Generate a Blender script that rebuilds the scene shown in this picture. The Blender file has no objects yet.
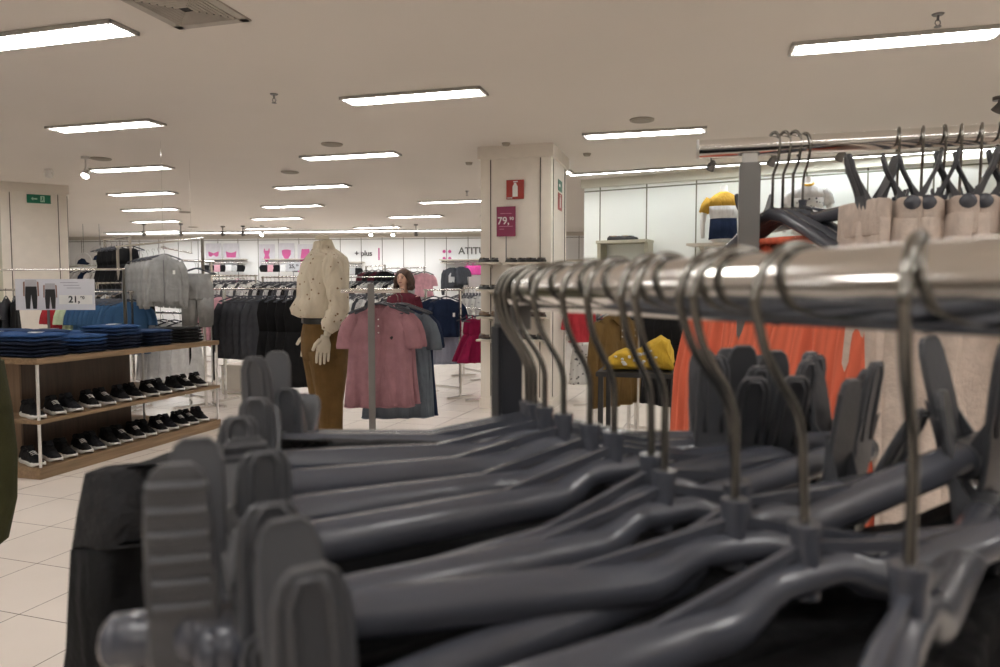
import bpy, bmesh, math, random
from mathutils import Vector, Matrix
random.seed(7)
SC = bpy.context.scene
COL = SC.collection
PI = math.pi
def R(a): return math.radians(a)

# ------------------------------------------------------------------ camera
F = 720.0; CX = 500.0; CY = 333.5; CH = 1.35; TH = math.atan(41.5 / 720)
cam_d = bpy.data.cameras.new('camera'); cam = bpy.data.objects.new('camera', cam_d); COL.objects.link(cam)
cam.location = (0, 0, CH); cam.rotation_euler = (PI / 2 - TH, 0, 0)
cam_d.sensor_width = 36; cam_d.lens = F / 1000 * 36; cam_d.clip_start = 0.02; cam_d.clip_end = 100
cam_d.dof.use_dof = True; cam_d.dof.focus_distance = 4.0; cam_d.dof.aperture_fstop = 10.0
SC.camera = cam
# ------------------------------------------------------------------ world, exposure
w = bpy.data.worlds.new('world'); SC.world = w; w.use_nodes = True
w.node_tree.nodes['Background'].inputs[0].default_value = (0.9, 0.93, 1, 1)
w.node_tree.nodes['Background'].inputs[1].default_value = 0.05
SC.view_settings.view_transform = 'Standard'; SC.view_settings.look = 'None'
SC.view_settings.gamma = 1; SC.view_settings.use_curve_mapping = False
SC.view_settings.exposure = 0.0
LAMP = 30.0            # emission of the ceiling tubes
TUBE_COL = (1.0, 0.98, 0.95)

def W(px, py, d):
    "point seen at a pixel, at horizontal distance d in front of the camera"
    u = (px - CX) / F; v = (CY - py) / F
    h = math.cos(TH) + v * math.sin(TH); z = v * math.cos(TH) - math.sin(TH)
    return Vector((u * d / h, d, CH + z * d / h))
def WZ(px, py, hz):
    "point seen at a pixel on the level hz"
    u = (px - CX) / F; v = (CY - py) / F
    h = math.cos(TH) + v * math.sin(TH); z = v * math.cos(TH) - math.sin(TH)
    k = (hz - CH) / z
    return Vector((u * k, h * k, hz))
def X(px, d): return (px - CX) / F * d
def H(py, d): return W(500, py, d).z

# ------------------------------------------------------------------ materials
MATS = {}
def _nodes(name):
    m = bpy.data.materials.new(name); m.use_nodes = True
    nt = m.node_tree; b = nt.nodes['Principled BSDF']
    return m, nt, b
def mat(name, col, rough=0.5, metal=0.0, var=0.08, scale=8.0, bump=0.0, bscale=60.0, spec=None, sheen=0.0, coat=0.0):
    if name in MATS: return MATS[name]
    m, nt, b = _nodes(name)
    n = nt.nodes; l = nt.links
    tc = n.new('ShaderNodeTexCoord'); nz = n.new('ShaderNodeTexNoise'); nz.inputs['Scale'].default_value = scale
    nz.inputs['Detail'].default_value = 3
    l.new(tc.outputs['Object'], nz.inputs['Vector'])
    cr = n.new('ShaderNodeValToRGB')
    c0 = [max(0, c * (1 - var)) for c in col]; c1 = [min(1, c * (1 + var)) for c in col]
    cr.color_ramp.elements[0].position = 0.3; cr.color_ramp.elements[1].position = 0.7
    cr.color_ramp.elements[0].color = (*c0, 1); cr.color_ramp.elements[1].color = (*c1, 1)
    l.new(nz.outputs['Fac'], cr.inputs['Fac']); l.new(cr.outputs['Color'], b.inputs['Base Color'])
    b.inputs['Roughness'].default_value = rough; b.inputs['Metallic'].default_value = metal
    if spec is not None: b.inputs['Specular IOR Level'].default_value = spec
    if sheen: b.inputs['Sheen Weight'].default_value = sheen
    if coat: b.inputs['Coat Weight'].default_value = coat
    if bump:
        n2 = n.new('ShaderNodeTexNoise'); n2.inputs['Scale'].default_value = bscale; n2.inputs['Detail'].default_value = 4
        bp = n.new('ShaderNodeBump'); bp.inputs['Strength'].default_value = bump; bp.inputs['Distance'].default_value = 0.01
        l.new(tc.outputs['Object'], n2.inputs['Vector']); l.new(n2.outputs['Fac'], bp.inputs['Height']); l.new(bp.outputs['Normal'], b.inputs['Normal'])
    MATS[name] = m; return m
def fabric(name, col, rough=0.9, var=0.12, bump=0.2):
    "cloth: fine weave bump over long soft vertical creases"
    if name in MATS: return MATS[name]
    m = mat(name, col, rough, 0, var, 14, bump, 120, spec=0.2); creases(m); return m
def creases(m, strength=0.75, dist=0.035, sc=(13, 13, 2.6)):
    nt = m.node_tree; n = nt.nodes; l = nt.links; b = n['Principled BSDF']
    tc = n.new('ShaderNodeTexCoord'); mp = n.new('ShaderNodeMapping'); mp.inputs['Scale'].default_value = sc
    nz = n.new('ShaderNodeTexNoise'); nz.inputs['Scale'].default_value = 1.0; nz.inputs['Detail'].default_value = 2; nz.inputs['Distortion'].default_value = 0.7
    bp = n.new('ShaderNodeBump'); bp.inputs['Strength'].default_value = strength; bp.inputs['Distance'].default_value = dist
    l.new(tc.outputs['Object'], mp.inputs['Vector']); l.new(mp.outputs['Vector'], nz.inputs['Vector']); l.new(nz.outputs['Fac'], bp.inputs['Height'])
    if b.inputs['Normal'].is_linked: l.new(b.inputs['Normal'].links[0].from_socket, bp.inputs['Normal'])
    l.new(bp.outputs['Normal'], b.inputs['Normal'])
def emis(name, col, s):
    if name in MATS: return MATS[name]
    m, nt, b = _nodes(name)
    b.inputs['Base Color'].default_value = (*col, 1)
    b.inputs['Emission Color'].default_value = (*col, 1); b.inputs['Emission Strength'].default_value = s
    MATS[name] = m; return m
def wood(name, c0, c1, scale=3.0, axis=1):
    if name in MATS: return MATS[name]
    m, nt, b = _nodes(name); n = nt.nodes; l = nt.links
    tc = n.new('ShaderNodeTexCoord'); mp = n.new('ShaderNodeMapping')
    sc = [14, 14, 14]; sc[axis] = 0.9; mp.inputs['Scale'].default_value = sc
    nz = n.new('ShaderNodeTexNoise'); nz.inputs['Scale'].default_value = scale; nz.inputs['Detail'].default_value = 6; nz.inputs['Distortion'].default_value = 0.6
    cr = n.new('ShaderNodeValToRGB'); cr.color_ramp.elements[0].position = 0.3; cr.color_ramp.elements[1].position = 0.72
    cr.color_ramp.elements[0].color = (*c0, 1); cr.color_ramp.elements[1].color = (*c1, 1)
    l.new(tc.outputs['Object'], mp.inputs['Vector']); l.new(mp.outputs['Vector'], nz.inputs['Vector'])
    l.new(nz.outputs['Fac'], cr.inputs['Fac']); l.new(cr.outputs['Color'], b.inputs['Base Color'])
    b.inputs['Roughness'].default_value = 0.45
    MATS[name] = m; return m
def grooves(name, col, step, off=0.0, line=(0.25, 0.24, 0.2), width=0.018, rough=0.4, heights=()):
    "panelled wall: thin dark vertical joints every step metres along local x, and level joints"
    m, nt, b = _nodes(name); n = nt.nodes; l = nt.links
    tc = n.new('ShaderNodeTexCoord'); sp = n.new('ShaderNodeSeparateXYZ'); l.new(tc.outputs['Object'], sp.inputs[0])
    def M(op, a, bb):
        q = n.new('ShaderNodeMath'); q.operation = op
        for i, s in enumerate((a, bb)):
            if s is None: continue
            if isinstance(s, (int, float)): q.inputs[i].default_value = s
            else: l.new(s, q.inputs[i])
        return q.outputs[0]
    fx = M('FRACT', M('DIVIDE', M('ADD', sp.outputs['X'], off + 100 * step), step), None)
    mask = M('LESS_THAN', fx, width / step)
    for hz in heights:
        d = M('ABSOLUTE', M('SUBTRACT', sp.outputs['Z'], hz), None)
        mask = M('MAXIMUM', mask, M('LESS_THAN', d, width / 2))
    nz = n.new('ShaderNodeTexNoise'); nz.inputs['Scale'].default_value = 1.3; l.new(tc.outputs['Object'], nz.inputs['Vector'])
    cr = n.new('ShaderNodeValToRGB')
    cr.color_ramp.elements[0].color = (*[c * 0.96 for c in col], 1); cr.color_ramp.elements[1].color = (*[min(1, c * 1.03) for c in col], 1)
    l.new(nz.outputs['Fac'], cr.inputs['Fac'])
    mx = n.new('ShaderNodeMix'); mx.data_type = 'RGBA'
    l.new(mask, mx.inputs['Factor']); l.new(cr.outputs['Color'], mx.inputs['A']); mx.inputs['B'].default_value = (*line, 1)
    l.new(mx.outputs['Result'], b.inputs['Base Color']); b.inputs['Roughness'].default_value = rough
    MATS[name] = m; return m
def tiles(name, size, rot):
    m, nt, b = _nodes(name); n = nt.nodes; l = nt.links
    tc = n.new('ShaderNodeTexCoord'); mp = n.new('ShaderNodeMapping'); mp.inputs['Rotation'].default_value = (0, 0, rot)
    mp.inputs['Location'].default_value = (0.13, 0.07, 0)
    br = n.new('ShaderNodeTexBrick'); br.offset = 0; br.squash = 1
    br.inputs['Scale'].default_value = 1; br.inputs['Brick Width'].default_value = size; br.inputs['Row Height'].default_value = size
    br.inputs['Mortar Size'].default_value = 0.0022; br.inputs['Mortar Smooth'].default_value = 0.1
    br.inputs['Color1'].default_value = (0.87, 0.79, 0.72, 1); br.inputs['Color2'].default_value = (0.84, 0.76, 0.69, 1)
    br.inputs['Mortar'].default_value = (0.16, 0.13, 0.11, 1)
    l.new(tc.outputs['Object'], mp.inputs['Vector']); l.new(mp.outputs['Vector'], br.inputs['Vector'])
    nz = n.new('ShaderNodeTexNoise'); nz.inputs['Scale'].default_value = 2.2; nz.inputs['Detail'].default_value = 5
    l.new(tc.outputs['Object'], nz.inputs['Vector'])
    mx = n.new('ShaderNodeMix'); mx.data_type = 'RGBA'; mx.blend_type = 'MULTIPLY'; mx.inputs['Factor'].default_value = 0.15
    l.new(br.outputs['Color'], mx.inputs['A']); l.new(nz.outputs['Fac'], mx.inputs['B'])
    l.new(mx.outputs['Result'], b.inputs['Base Color']); b.inputs['Roughness'].default_value = 0.22
    b.inputs['Specular IOR Level'].default_value = 0.5
    MATS[name] = m; return m
def speckle(name, col, dot, scale=16, thr=0.12):
    "cloth with small scattered printed marks"
    m, nt, b = _nodes(name); n = nt.nodes; l = nt.links
    tc = n.new('ShaderNodeTexCoord'); vo = n.new('ShaderNodeTexVoronoi'); vo.inputs['Scale'].default_value = scale
    l.new(tc.outputs['Object'], vo.inputs['Vector'])
    cr = n.new('ShaderNodeValToRGB'); cr.color_ramp.interpolation = 'CONSTANT'
    cr.color_ramp.elements[0].color = (*dot, 1); cr.color_ramp.elements[1].position = thr; cr.color_ramp.elements[1].color = (*col, 1)
    l.new(vo.outputs['Distance'], cr.inputs['Fac']); l.new(cr.outputs['Color'], b.inputs['Base Color'])
    b.inputs['Roughness'].default_value = 0.85; b.inputs['Specular IOR Level'].default_value = 0.2
    MATS[name] = m; return m
def ribbed(name, col, scale, axis=0, depth=0.25, dark=0.6):
    "cloth knitted or pleated in fine lines"
    m, nt, b = _nodes(name); n = nt.nodes; l = nt.links
    tc = n.new('ShaderNodeTexCoord'); wv = n.new('ShaderNodeTexWave'); wv.wave_type = 'BANDS'
    wv.bands_direction = 'XYZ'[axis]; wv.inputs['Scale'].default_value = scale; wv.inputs['Distortion'].default_value = 0.6
    l.new(tc.outputs['Object'], wv.inputs['Vector'])
    cr = n.new('ShaderNodeValToRGB'); cr.color_ramp.elements[0].color = (*[c * dark for c in col], 1); cr.color_ramp.elements[1].color = (*col, 1)
    l.new(wv.outputs['Fac'], cr.inputs['Fac']); l.new(cr.outputs['Color'], b.inputs['Base Color'])
    bp = n.new('ShaderNodeBump'); bp.inputs['Strength'].default_value = depth; bp.inputs['Distance'].default_value = 0.004
    l.new(wv.outputs['Fac'], bp.inputs['Height']); l.new(bp.outputs['Normal'], b.inputs['Normal'])
    b.inputs['Roughness'].default_value = 0.85; b.inputs['Specular IOR Level'].default_value = 0.2
    MATS[name] = m; return m

# ------------------------------------------------------------------ mesh builder
class MB:
    def __init__(s): s.v = []; s.f = []; s.sm = []
    def add(s, vs, fs, smooth):
        o = len(s.v); s.v += [tuple(p) for p in vs]
        for f in fs: s.f.append([o + i for i in f]); s.sm.append(smooth)
        return s
    def box(s, c, d, rot=None, smooth=False):
        hx, hy, hz = d[0] / 2, d[1] / 2, d[2] / 2
        vs = [Vector((x, y, z)) for x in (-hx, hx) for y in (-hy, hy) for z in (-hz, hz)]
        if rot is not None: vs = [rot @ p for p in vs]
        vs = [p + Vector(c) for p in vs]
        return s.add(vs, [(0, 1, 3, 2), (4, 6, 7, 5), (0, 4, 5, 1), (2, 3, 7, 6), (0, 2, 6, 4), (1, 5, 7, 3)], smooth)
    def bar(s, p0, p1, wd, th, up=(0, 0, 1)):
        "rectangular strip between two points"
        p0 = Vector(p0); p1 = Vector(p1); t = (p1 - p0); L = t.length; t.normalize()
        a = t.cross(Vector(up)).normalized(); b = a.cross(t).normalized()
        m = Matrix((t, a, b)).transposed()
        return s.box((p0 + p1) / 2, (L, wd, th), m)
    def loft(s, rings, caps=True, smooth=True, closed=False):
        n = len(rings[0]); vs = [p for r in rings for p in r]; fs = []
        m = len(rings)
        for i in range(m - 1 + (1 if closed else 0)):
            a = i * n; b = ((i + 1) % m) * n
            for j in range(n):
                k = (j + 1) % n; fs.append((a + j, a + k, b + k, b + j))
        if caps and not closed:
            c0 = sum((Vector(p) for p in rings[0]), Vector()) / n; c1 = sum((Vector(p) for p in rings[-1]), Vector()) / n
            i0 = len(vs); vs.append(c0); vs.append(c1)
            for j in range(n):
                k = (j + 1) % n; fs.append((i0, k, j)); fs.append((i0 + 1, (m - 1) * n + j, (m - 1) * n + k))
        return s.add(vs, fs, smooth)
    def tube(s, pts, r, n=8, caps=True, closed=False, flat=None):
        pts = [Vector(p) for p in pts]; m = len(pts); rings = []
        rs = r if isinstance(r, (list, tuple)) else [r] * m
        prev = None
        for i, p in enumerate(pts):
            if closed: t = pts[(i + 1) % m] - pts[i - 1]
            else: t = pts[min(i + 1, m - 1)] - pts[max(i - 1, 0)]
            if t.length < 1e-9: t = Vector((0, 0, 1))
            t.normalize()
            if prev is None:
                a = t.orthogonal().normalized()
                if flat is not None:
                    fa = Vector(flat); a = (fa - t * fa.dot(t)).normalized()
            else:
                a = prev - t * prev.dot(t)
                a = a.normalized() if a.length > 1e-6 else t.orthogonal().normalized()
            prev = a; b = t.cross(a)
            rr = rs[i] if isinstance(rs[i], (tuple, list)) else (rs[i], rs[i])
            rings.append([p + a * (rr[0] * math.cos(2 * PI * k / n)) + b * (rr[1] * math.sin(2 * PI * k / n)) for k in range(n)])
        return s.loft(rings, caps, True, closed)
    def cyl(s, p0, p1, r0, r1=None, n=16):
        r1 = r0 if r1 is None else r1
        p0 = Vector(p0); p1 = Vector(p1); t = (p1 - p0).normalized(); a = t.orthogonal().normalized(); b = t.cross(a)
        A = [p0 + (a * math.cos(2 * PI * k / n) + b * math.sin(2 * PI * k / n)) * r0 for k in range(n)]
        B = [p1 + (a * math.cos(2 * PI * k / n) + b * math.sin(2 * PI * k / n)) * r1 for k in range(n)]
        s.loft([A, B], False, True)
        s.add(A, [tuple(range(n))[::-1]], False); s.add(B, [tuple(range(n))], False)
        return s
    def ball(s, c, r, n=12, m=8, rot=None):
        r = (r, r, r) if isinstance(r, (int, float)) else r; c = Vector(c); rings = []
        for i in range(1, m):
            a = PI * i / m
            ring = [Vector((r[0] * math.sin(a) * math.cos(2 * PI * k / n), r[1] * math.sin(a) * math.sin(2 * PI * k / n), -r[2] * math.cos(a))) for k in range(n)]
            if rot is not None: ring = [rot @ p for p in ring]
            rings.append([c + p for p in ring])
        return s.loft(rings, True, True)
    def prism(s, poly, t, plane='xz', off=0.0, smooth=False):
        "outline extruded by t, centred at off on the third axis"
        def P(a, b, c): return {'xz': (a, c, b), 'xy': (a, b, c), 'yz': (c, a, b)}[plane]
        n = len(poly); A = [P(a, b, off - t / 2) for a, b in poly]; B = [P(a, b, off + t / 2) for a, b in poly]
        s.add(A + B, [tuple(range(n)), tuple(range(2 * n - 1, n - 1, -1))] + [(i, (i + 1) % n, n + (i + 1) % n, n + i) for i in range(n)], smooth)
        return s
    def xform(s, M):
        s.v = [tuple(M @ Vector(p)) for p in s.v]; return s
    def mesh(s, name, m, bevel=0.0):
        me = bpy.data.meshes.new(name); me.from_pydata(s.v, [], s.f); me.update()
        for p, q in zip(me.polygons, s.sm): p.use_smooth = q
        bm = bmesh.new(); bm.from_mesh(me)
        bmesh.ops.recalc_face_normals(bm, faces=bm.faces)
        if bevel:
            ed = [e for e in bm.edges if len(e.link_faces) == 2 and not any(f.smooth for f in e.link_faces) and e.calc_face_angle(0) > 0.5]
            bmesh.ops.bevel(bm, geom=ed, offset=bevel, segments=2, affect='EDGES', clamp_overlap=True)
        bm.to_mesh(me); bm.free()
        if m: me.materials.append(m)
        return me

def link(name, data, parent=None, loc=None, rot=None):
    o = bpy.data.objects.new(name, data); COL.objects.link(o)
    if parent is not None: o.parent = parent
    if loc is not None: o.location = loc
    if rot is not None: o.rotation_euler = rot
    return o
def meta(o, label, cat, group=None, kind=None):
    if label: o['label'] = label
    if cat: o['category'] = cat
    if group: o['group'] = group
    if kind: o['kind'] = kind
    return o
def struct(name, me, loc=(0, 0, 0), rz=0, label=None):
    o = link(name, me, None, loc, (0, 0, rz)); o['kind'] = 'structure'
    if label: o['label'] = label; 
    return o
# a kit is a list of parts (name, mesh, index of the part it hangs under or None[, label])
def place(kit, name, label, cat, loc, rz=0.0, group=None, rx=0.0, ry=0.0, scale=1.0):
    sc = scale if isinstance(scale, (tuple, list)) else (scale,) * 3
    if len(kit) == 1:
        o = link(name, kit[0][1], None, loc, (rx, ry, rz)); o.scale = sc
        return meta(o, label, cat, group)
    o = link(name, None, None, loc, (rx, ry, rz)); o.scale = sc; o.empty_display_size = 0.05
    meta(o, label, cat, group)
    made = []
    for p in kit:
        q = link(p[0], p[1], o if p[2] is None else made[p[2]])
        if len(p) > 3: q['label'] = p[3]
        made.append(q)
    return o
ORD = ['first', 'second', 'third', 'fourth', 'fifth', 'sixth', 'seventh', 'eighth', 'ninth', 'tenth', 'eleventh', 'twelfth',
       'thirteenth', 'fourteenth', 'fifteenth', 'sixteenth', 'seventeenth', 'eighteenth', 'nineteenth', 'twentieth']
TCACHE = {}
def text_mesh(body, size, m, extrude=0.001, bold=0.0, align='CENTER'):
    cu = bpy.data.curves.new('t', 'FONT'); cu.body = body; cu.size = size; cu.extrude = extrude; cu.offset = bold; cu.align_x = align; cu.align_y = 'CENTER'
    ob = bpy.data.objects.new('t', cu); COL.objects.link(ob)
    bpy.context.view_layer.update()
    me = bpy.data.meshes.new_from_object(ob.evaluated_get(bpy.context.evaluated_depsgraph_get()))
    bpy.data.objects.remove(ob); bpy.data.curves.remove(cu)
    me.transform(Matrix.Rotation(PI / 2, 4, 'X'))       # stands up, faces -y
    me.materials.clear(); me.materials.append(m)
    return me
def part(mb, name, m, parent, loc=None, rot=None, bevel=0.0, label=None):
    o = link(name, mb.mesh(name, m, bevel) if isinstance(mb, MB) else mb, parent, loc, rot)
    if label: o['label'] = label
    return o

# common materials
M_CHROME = mat('chrome', (0.78, 0.77, 0.75), 0.12, 1.0, 0.03)
M_HOOK = mat('hook_metal', (0.24, 0.23, 0.21), 0.25, 1.0, 0.1)
M_DSTEEL = mat('dark_post', (0.035, 0.037, 0.045), 0.4, 0.3, 0.05)
M_STEEL = mat('grey_steel', (0.22, 0.215, 0.21), 0.4, 0.6, 0.05)
M_PLASTIC = mat('hanger_plastic', (0.066, 0.071, 0.088), 0.27, 0, 0.06, 5, 0.03, 300, coat=0.15)
M_PLASTIC2 = mat('clip_plastic', (0.070, 0.072, 0.080), 0.38, 0, 0.06, 5, 0.06, 300)
M_BLACK = fabric('black_cloth', (0.009, 0.009, 0.010))
M_WHITE = mat('white_paint', (0.78, 0.77, 0.74), 0.45)
M_CREAM = mat('cream_paint', (0.80, 0.74, 0.66), 0.5, 0, 0.03)
M_BLACKP = mat('black_paint', (0.02, 0.02, 0.02), 0.5)
# ================================================================== THE SETTING
AX = -math.atan(200 / 720.0)          # the lamps' long axis, seen from above
big = MB(); big.box((-2, 7, -0.05), (32, 32, 0.1))
struct('floor', big.mesh('floor', tiles('floor_tiles', 0.45, R(18))))
big = MB(); big.box((-2, 7, 3.1), (32, 32, 0.2))
M_CEIL = mat('ceiling_paint', (0.71, 0.655, 0.595), 0.8, 0, 0.02, 0.7)
struct('ceiling', big.mesh('ceiling', M_CEIL))
M_BACK = grooves('back_wall_panels', (0.90, 0.90, 0.89), 0.62, heights=(2.86,), width=0.022, line=(0.30, 0.28, 0.25))
bw = MB(); bw.box((0, 0.1, 1.5), (30, 0.2, 3.0))
struct('wall_back', bw.mesh('wall_back', M_BACK), (-4.6, 20.8, 0), R(-7))
M_PLAIN = mat('plain_wall', (0.72, 0.69, 0.63), 0.6, 0, 0.03)
for nm, c, d in (('wall_left', (-17.5, 7, 1.5), (0.2, 32, 3)), ('wall_front', (-2, -8.5, 1.5), (32, 0.2, 3)), ('wall_east', (13.5, 7, 1.5), (0.2, 32, 3))):
    b = MB(); b.box((0, 0, 0), d); struct(nm, b.mesh(nm, M_PLAIN), c)
# the panelled wall on the right, at an angle
A = Vector((1.25, 10.78, 0)); B = Vector((9.2, 6.45, 0)); d = B - A; RW = math.atan2(d.y, d.x)
M_RW = grooves('right_wall_panels', (0.86, 0.89, 0.85), 0.70, off=-0.24, heights=(2.83,), width=0.02, line=(0.20, 0.21, 0.16))
b = MB(); b.box((d.length / 2, 0.12, 1.5), (d.length, 0.24, 3.0))
struct('wall_right', b.mesh('wall_right', M_RW), A, RW)
b = MB(); b.box((d.length / 2, -0.03, 2.94), (d.length + 0.06, 0.06, 0.12)); b.box((d.length / 2, -0.015, 0.06), (d.length, 0.03, 0.12))
struct('trim_1', b.mesh('trim_1', mat('wall_cornice', (0.66, 0.65, 0.56), 0.5, 0, 0.02)), A, RW)
b = MB(); b.box((0, -0.03, 2.95), (28, 0.06, 0.10)); b.box((0, -0.02, 0.06), (28, 0.04, 0.12))
struct('trim_2', b.mesh('trim_2', mat('back_cornice', (0.6, 0.55, 0.48), 0.5, 0, 0.02)), (-4.6, 20.8, 0), R(-7))

def wall_pt(px, h):
    "point on the right wall's face seen at column px"
    t = (px - CX) / F
    k = (t * A.y - A.x) / (d.x - t * d.y)
    p = A + d * k; return Vector((p.x, p.y, h))

# square columns ------------------------------------------------------------
def column(corner, rz, wx, wy, name, label):
    e = link(name, None, None, corner, (0, 0, rz)); e['kind'] = 'structure'; e['label'] = label
    m = MB(); m.box((wx / 2, wy / 2, 1.5), (wx, wy, 2.998))
    part(m, 'column_core', M_CREAM, e)
    t = MB(); t.box((wx / 2, wy / 2, 2.93), (wx + 0.06, wy + 0.06, 0.14)); t.box((wx / 2, wy / 2, 0.06), (wx + 0.03, wy + 0.03, 0.12))
    part(t, 'cornice', M_CREAM, e, bevel=0.004)
    j = MB()
    for x in (0.12, wx - 0.12): j.box((x, -0.003, 1.5), (0.012, 0.008, 2.7))
    for y in ((0.12, wy - 0.12) if wy > 0.5 else ()): j.box((wx + 0.003, y, 1.5), (0.008, 0.012, 2.7))
    part(j, 'joint_strip', mat('dark_joint', (0.10, 0.09, 0.07), 0.5), e, label='dark slotted strip let into the column face')
    return e
cpos = WZ(481, 408, 0.0)
column1 = column(cpos, AX, 0.82, 0.95, 'trim_3', 'cream panelled square column carrying the shoe shelves')
AZ2 = R(31); c2 = W(70, 292, 11.3); dx2 = Vector((math.cos(AZ2), math.sin(AZ2), 0))
o2 = Vector((c2.x, c2.y, 0)) - dx2 * 0.86
column(o2, AZ2, 0.86, 0.6, 'trim_4', 'cream panelled column at the left with the green exit sign')
o3 = o2 - dx2 * 1.22 + Vector((0, 0.15, 0))
b = MB(); b.box((0.6, 0.5, 1.5), (1.2, 1.0, 3.0)); struct('wall_recess', b.mesh('wall_recess', mat('recess_paint', (0.52, 0.50, 0.40), 0.6)), o3, AZ2)

# recessed fluorescent fittings --------------------------------------------
M_TUBE = emis('lamp_tube', TUBE_COL, LAMP)
M_FRAME = mat('lamp_frame', (0.5, 0.48, 0.45), 0.4, 0.2)
M_LOUVRE = mat('lamp_louvre', (0.86, 0.86, 0.86), 0.25, 0.6)
def lamp_kit(L):
    wd = 0.24; fr = MB()
    for s in (-1, 1):
        fr.box((0, s * (wd / 2 - 0.008), -0.012), (L, 0.016, 0.024)); fr.box((s * (L / 2 - 0.008), 0, -0.012), (0.016, wd, 0.024))
    fr.box((0, 0, -0.002), (L, wd, 0.004))
    tb = MB()
    for y in (-0.055, 0.055): tb.box((0, y, -0.012), (L - 0.10, 0.082, 0.010))
    lv = MB(); lv.box((0, 0, -0.016), (L - 0.05, 0.014, 0.020))
    n = int(L / 0.095)
    for i in range(n + 1): lv.box((-L / 2 + 0.04 + i * (L - 0.08) / n, 0, -0.021), (0.003, wd - 0.04, 0.010))
    return [('lamp_frame', fr.mesh('lamp_frame', M_FRAME), None), ('lamp_tube', tb.mesh('lamp_tube', M_TUBE), None, 'glowing white tubes'),
            ('louvre', lv.mesh('louvre', M_LOUVRE), None)]
LK = lamp_kit(1.25)
seen = [  # left px, right px, centre py, label place
 (-52, 142, 35, 'near the top left corner beside the air vent'), (53, 157, 125, 'second in the left row of lamps'), (92, 167, 168, 'third in the left row, right of the spotlight'),
 (111, 173, 193, 'fourth in the left row of lamps'), (125, 176, 209, 'fifth in the left row of lamps'), (134, 178, 221, 'sixth in the left row of lamps'), (143, 180, 231, 'seventh and farthest in the left row'),
 (343, 483, 95, 'nearest of the middle row, left of the column'), (303, 397, 155, 'second in the middle row, above the mannequin'), (276, 348, 186, 'third in the middle row of lamps'),
 (262, 323, 205.5, 'fourth in the middle row of lamps'), (252, 303, 218, 'fifth in the middle row of lamps'), (245, 290, 228, 'sixth and farthest in the middle row'),
 (780, 1005, 39, 'at the upper right above the chrome rail'), (578, 710, 132, 'right of the column, by the round ceiling speaker'), (422, 482, 201, 'just left of the column'),
 (388, 443, 216, 'left of the column and farther back'), (350, 405, 227, 'farthest in the row behind the column')]
for l_, r_, y_, lab in seen:
    p = WZ((l_ + r_) / 2, y_, 3.0)
    o = place(LK, 'ceiling_lamp', 'long fluorescent ceiling lamp ' + lab, 'ceiling lamp', (p.x, p.y, 2.999), AX, 'fluorescent ceiling lamps')
p = W(528, 172, 10.1)
hid = [(p.x, p.y)]  # unseen lamps, continuing the rows out of view, added to light the room
for x0 in (-5.6, -2.9, -0.15, 2.6, 5.35):
    for k, y in enumerate((2.1, -0.4, -2.9, -5.4)): hid.append((x0 + 1.05 * (k + 1), y))
for x, y in ((-6.7, 7.1), (-7.8, 9.6), (-5.65, 4.64), (5.4, 4.6), (-10.5, 7.2), (-11.5, 10), (-12.5, 13), (0.2, 15.5), (3, 14.5), (5.5, 13), (-9.2, 4.5)):
    hid.append((x, y))
for i, (x, y) in enumerate(hid):
    if 0 < y and abs(x / y) < 0.69 and y < 10: continue
    place(LK, 'ceiling_lamp', 'unseen fluorescent ceiling lamp added to light the room', 'ceiling lamp', (x, y, 2.999), AX, 'unseen ceiling lamps')
# cove strip along the right wall
s0 = WZ(570, 174, 3.0); s1 = WZ(905, 152.5, 3.0); s1 = s1 + (s1 - s0) * 0.25
v = s1 - s0; st = MB(); st.box((v.length / 2, 0, -0.012), (v.length, 0.07, 0.016)); fr = MB()
for y in (-0.05, 0.05): fr.box((v.length / 2, y, -0.012), (v.length, 0.03, 0.024))
e = link('strip_light', None, None, (s0.x, s0.y, 2.999), (0, 0, math.atan2(v.y, v.x))); meta(e, 'long continuous strip light on the ceiling along the right wall', 'strip light')
part(st, 'light_strip', emis('strip_glow', (0.93, 0.98, 1.0), 22.0), e); part(fr, 'housing', M_FRAME, e)
# strip along the back wall
s0 = WZ(190, 232.2, 3.0); s1 = WZ(486, 229.2, 3.0); s0 = s0 + (s0 - s1) * 0.3; v = s1 - s0
st = MB(); st.box((v.length / 2, 0, -0.012), (v.length, 0.24, 0.016)); fr = MB()
for y in (-0.14, 0.14): fr.box((v.length / 2, y, -0.014), (v.length, 0.03, 0.028))
e = link('strip_light', None, None, (s0.x, s0.y, 2.999), (0, 0, math.atan2(v.y, v.x))); meta(e, 'long continuous strip light on the ceiling in front of the back wall', 'strip light')
part(st, 'light_strip', emis('back_strip_glow', (0.92, 0.97, 1.0), 15.0), e); part(fr, 'housing', M_FRAME, e)

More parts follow.
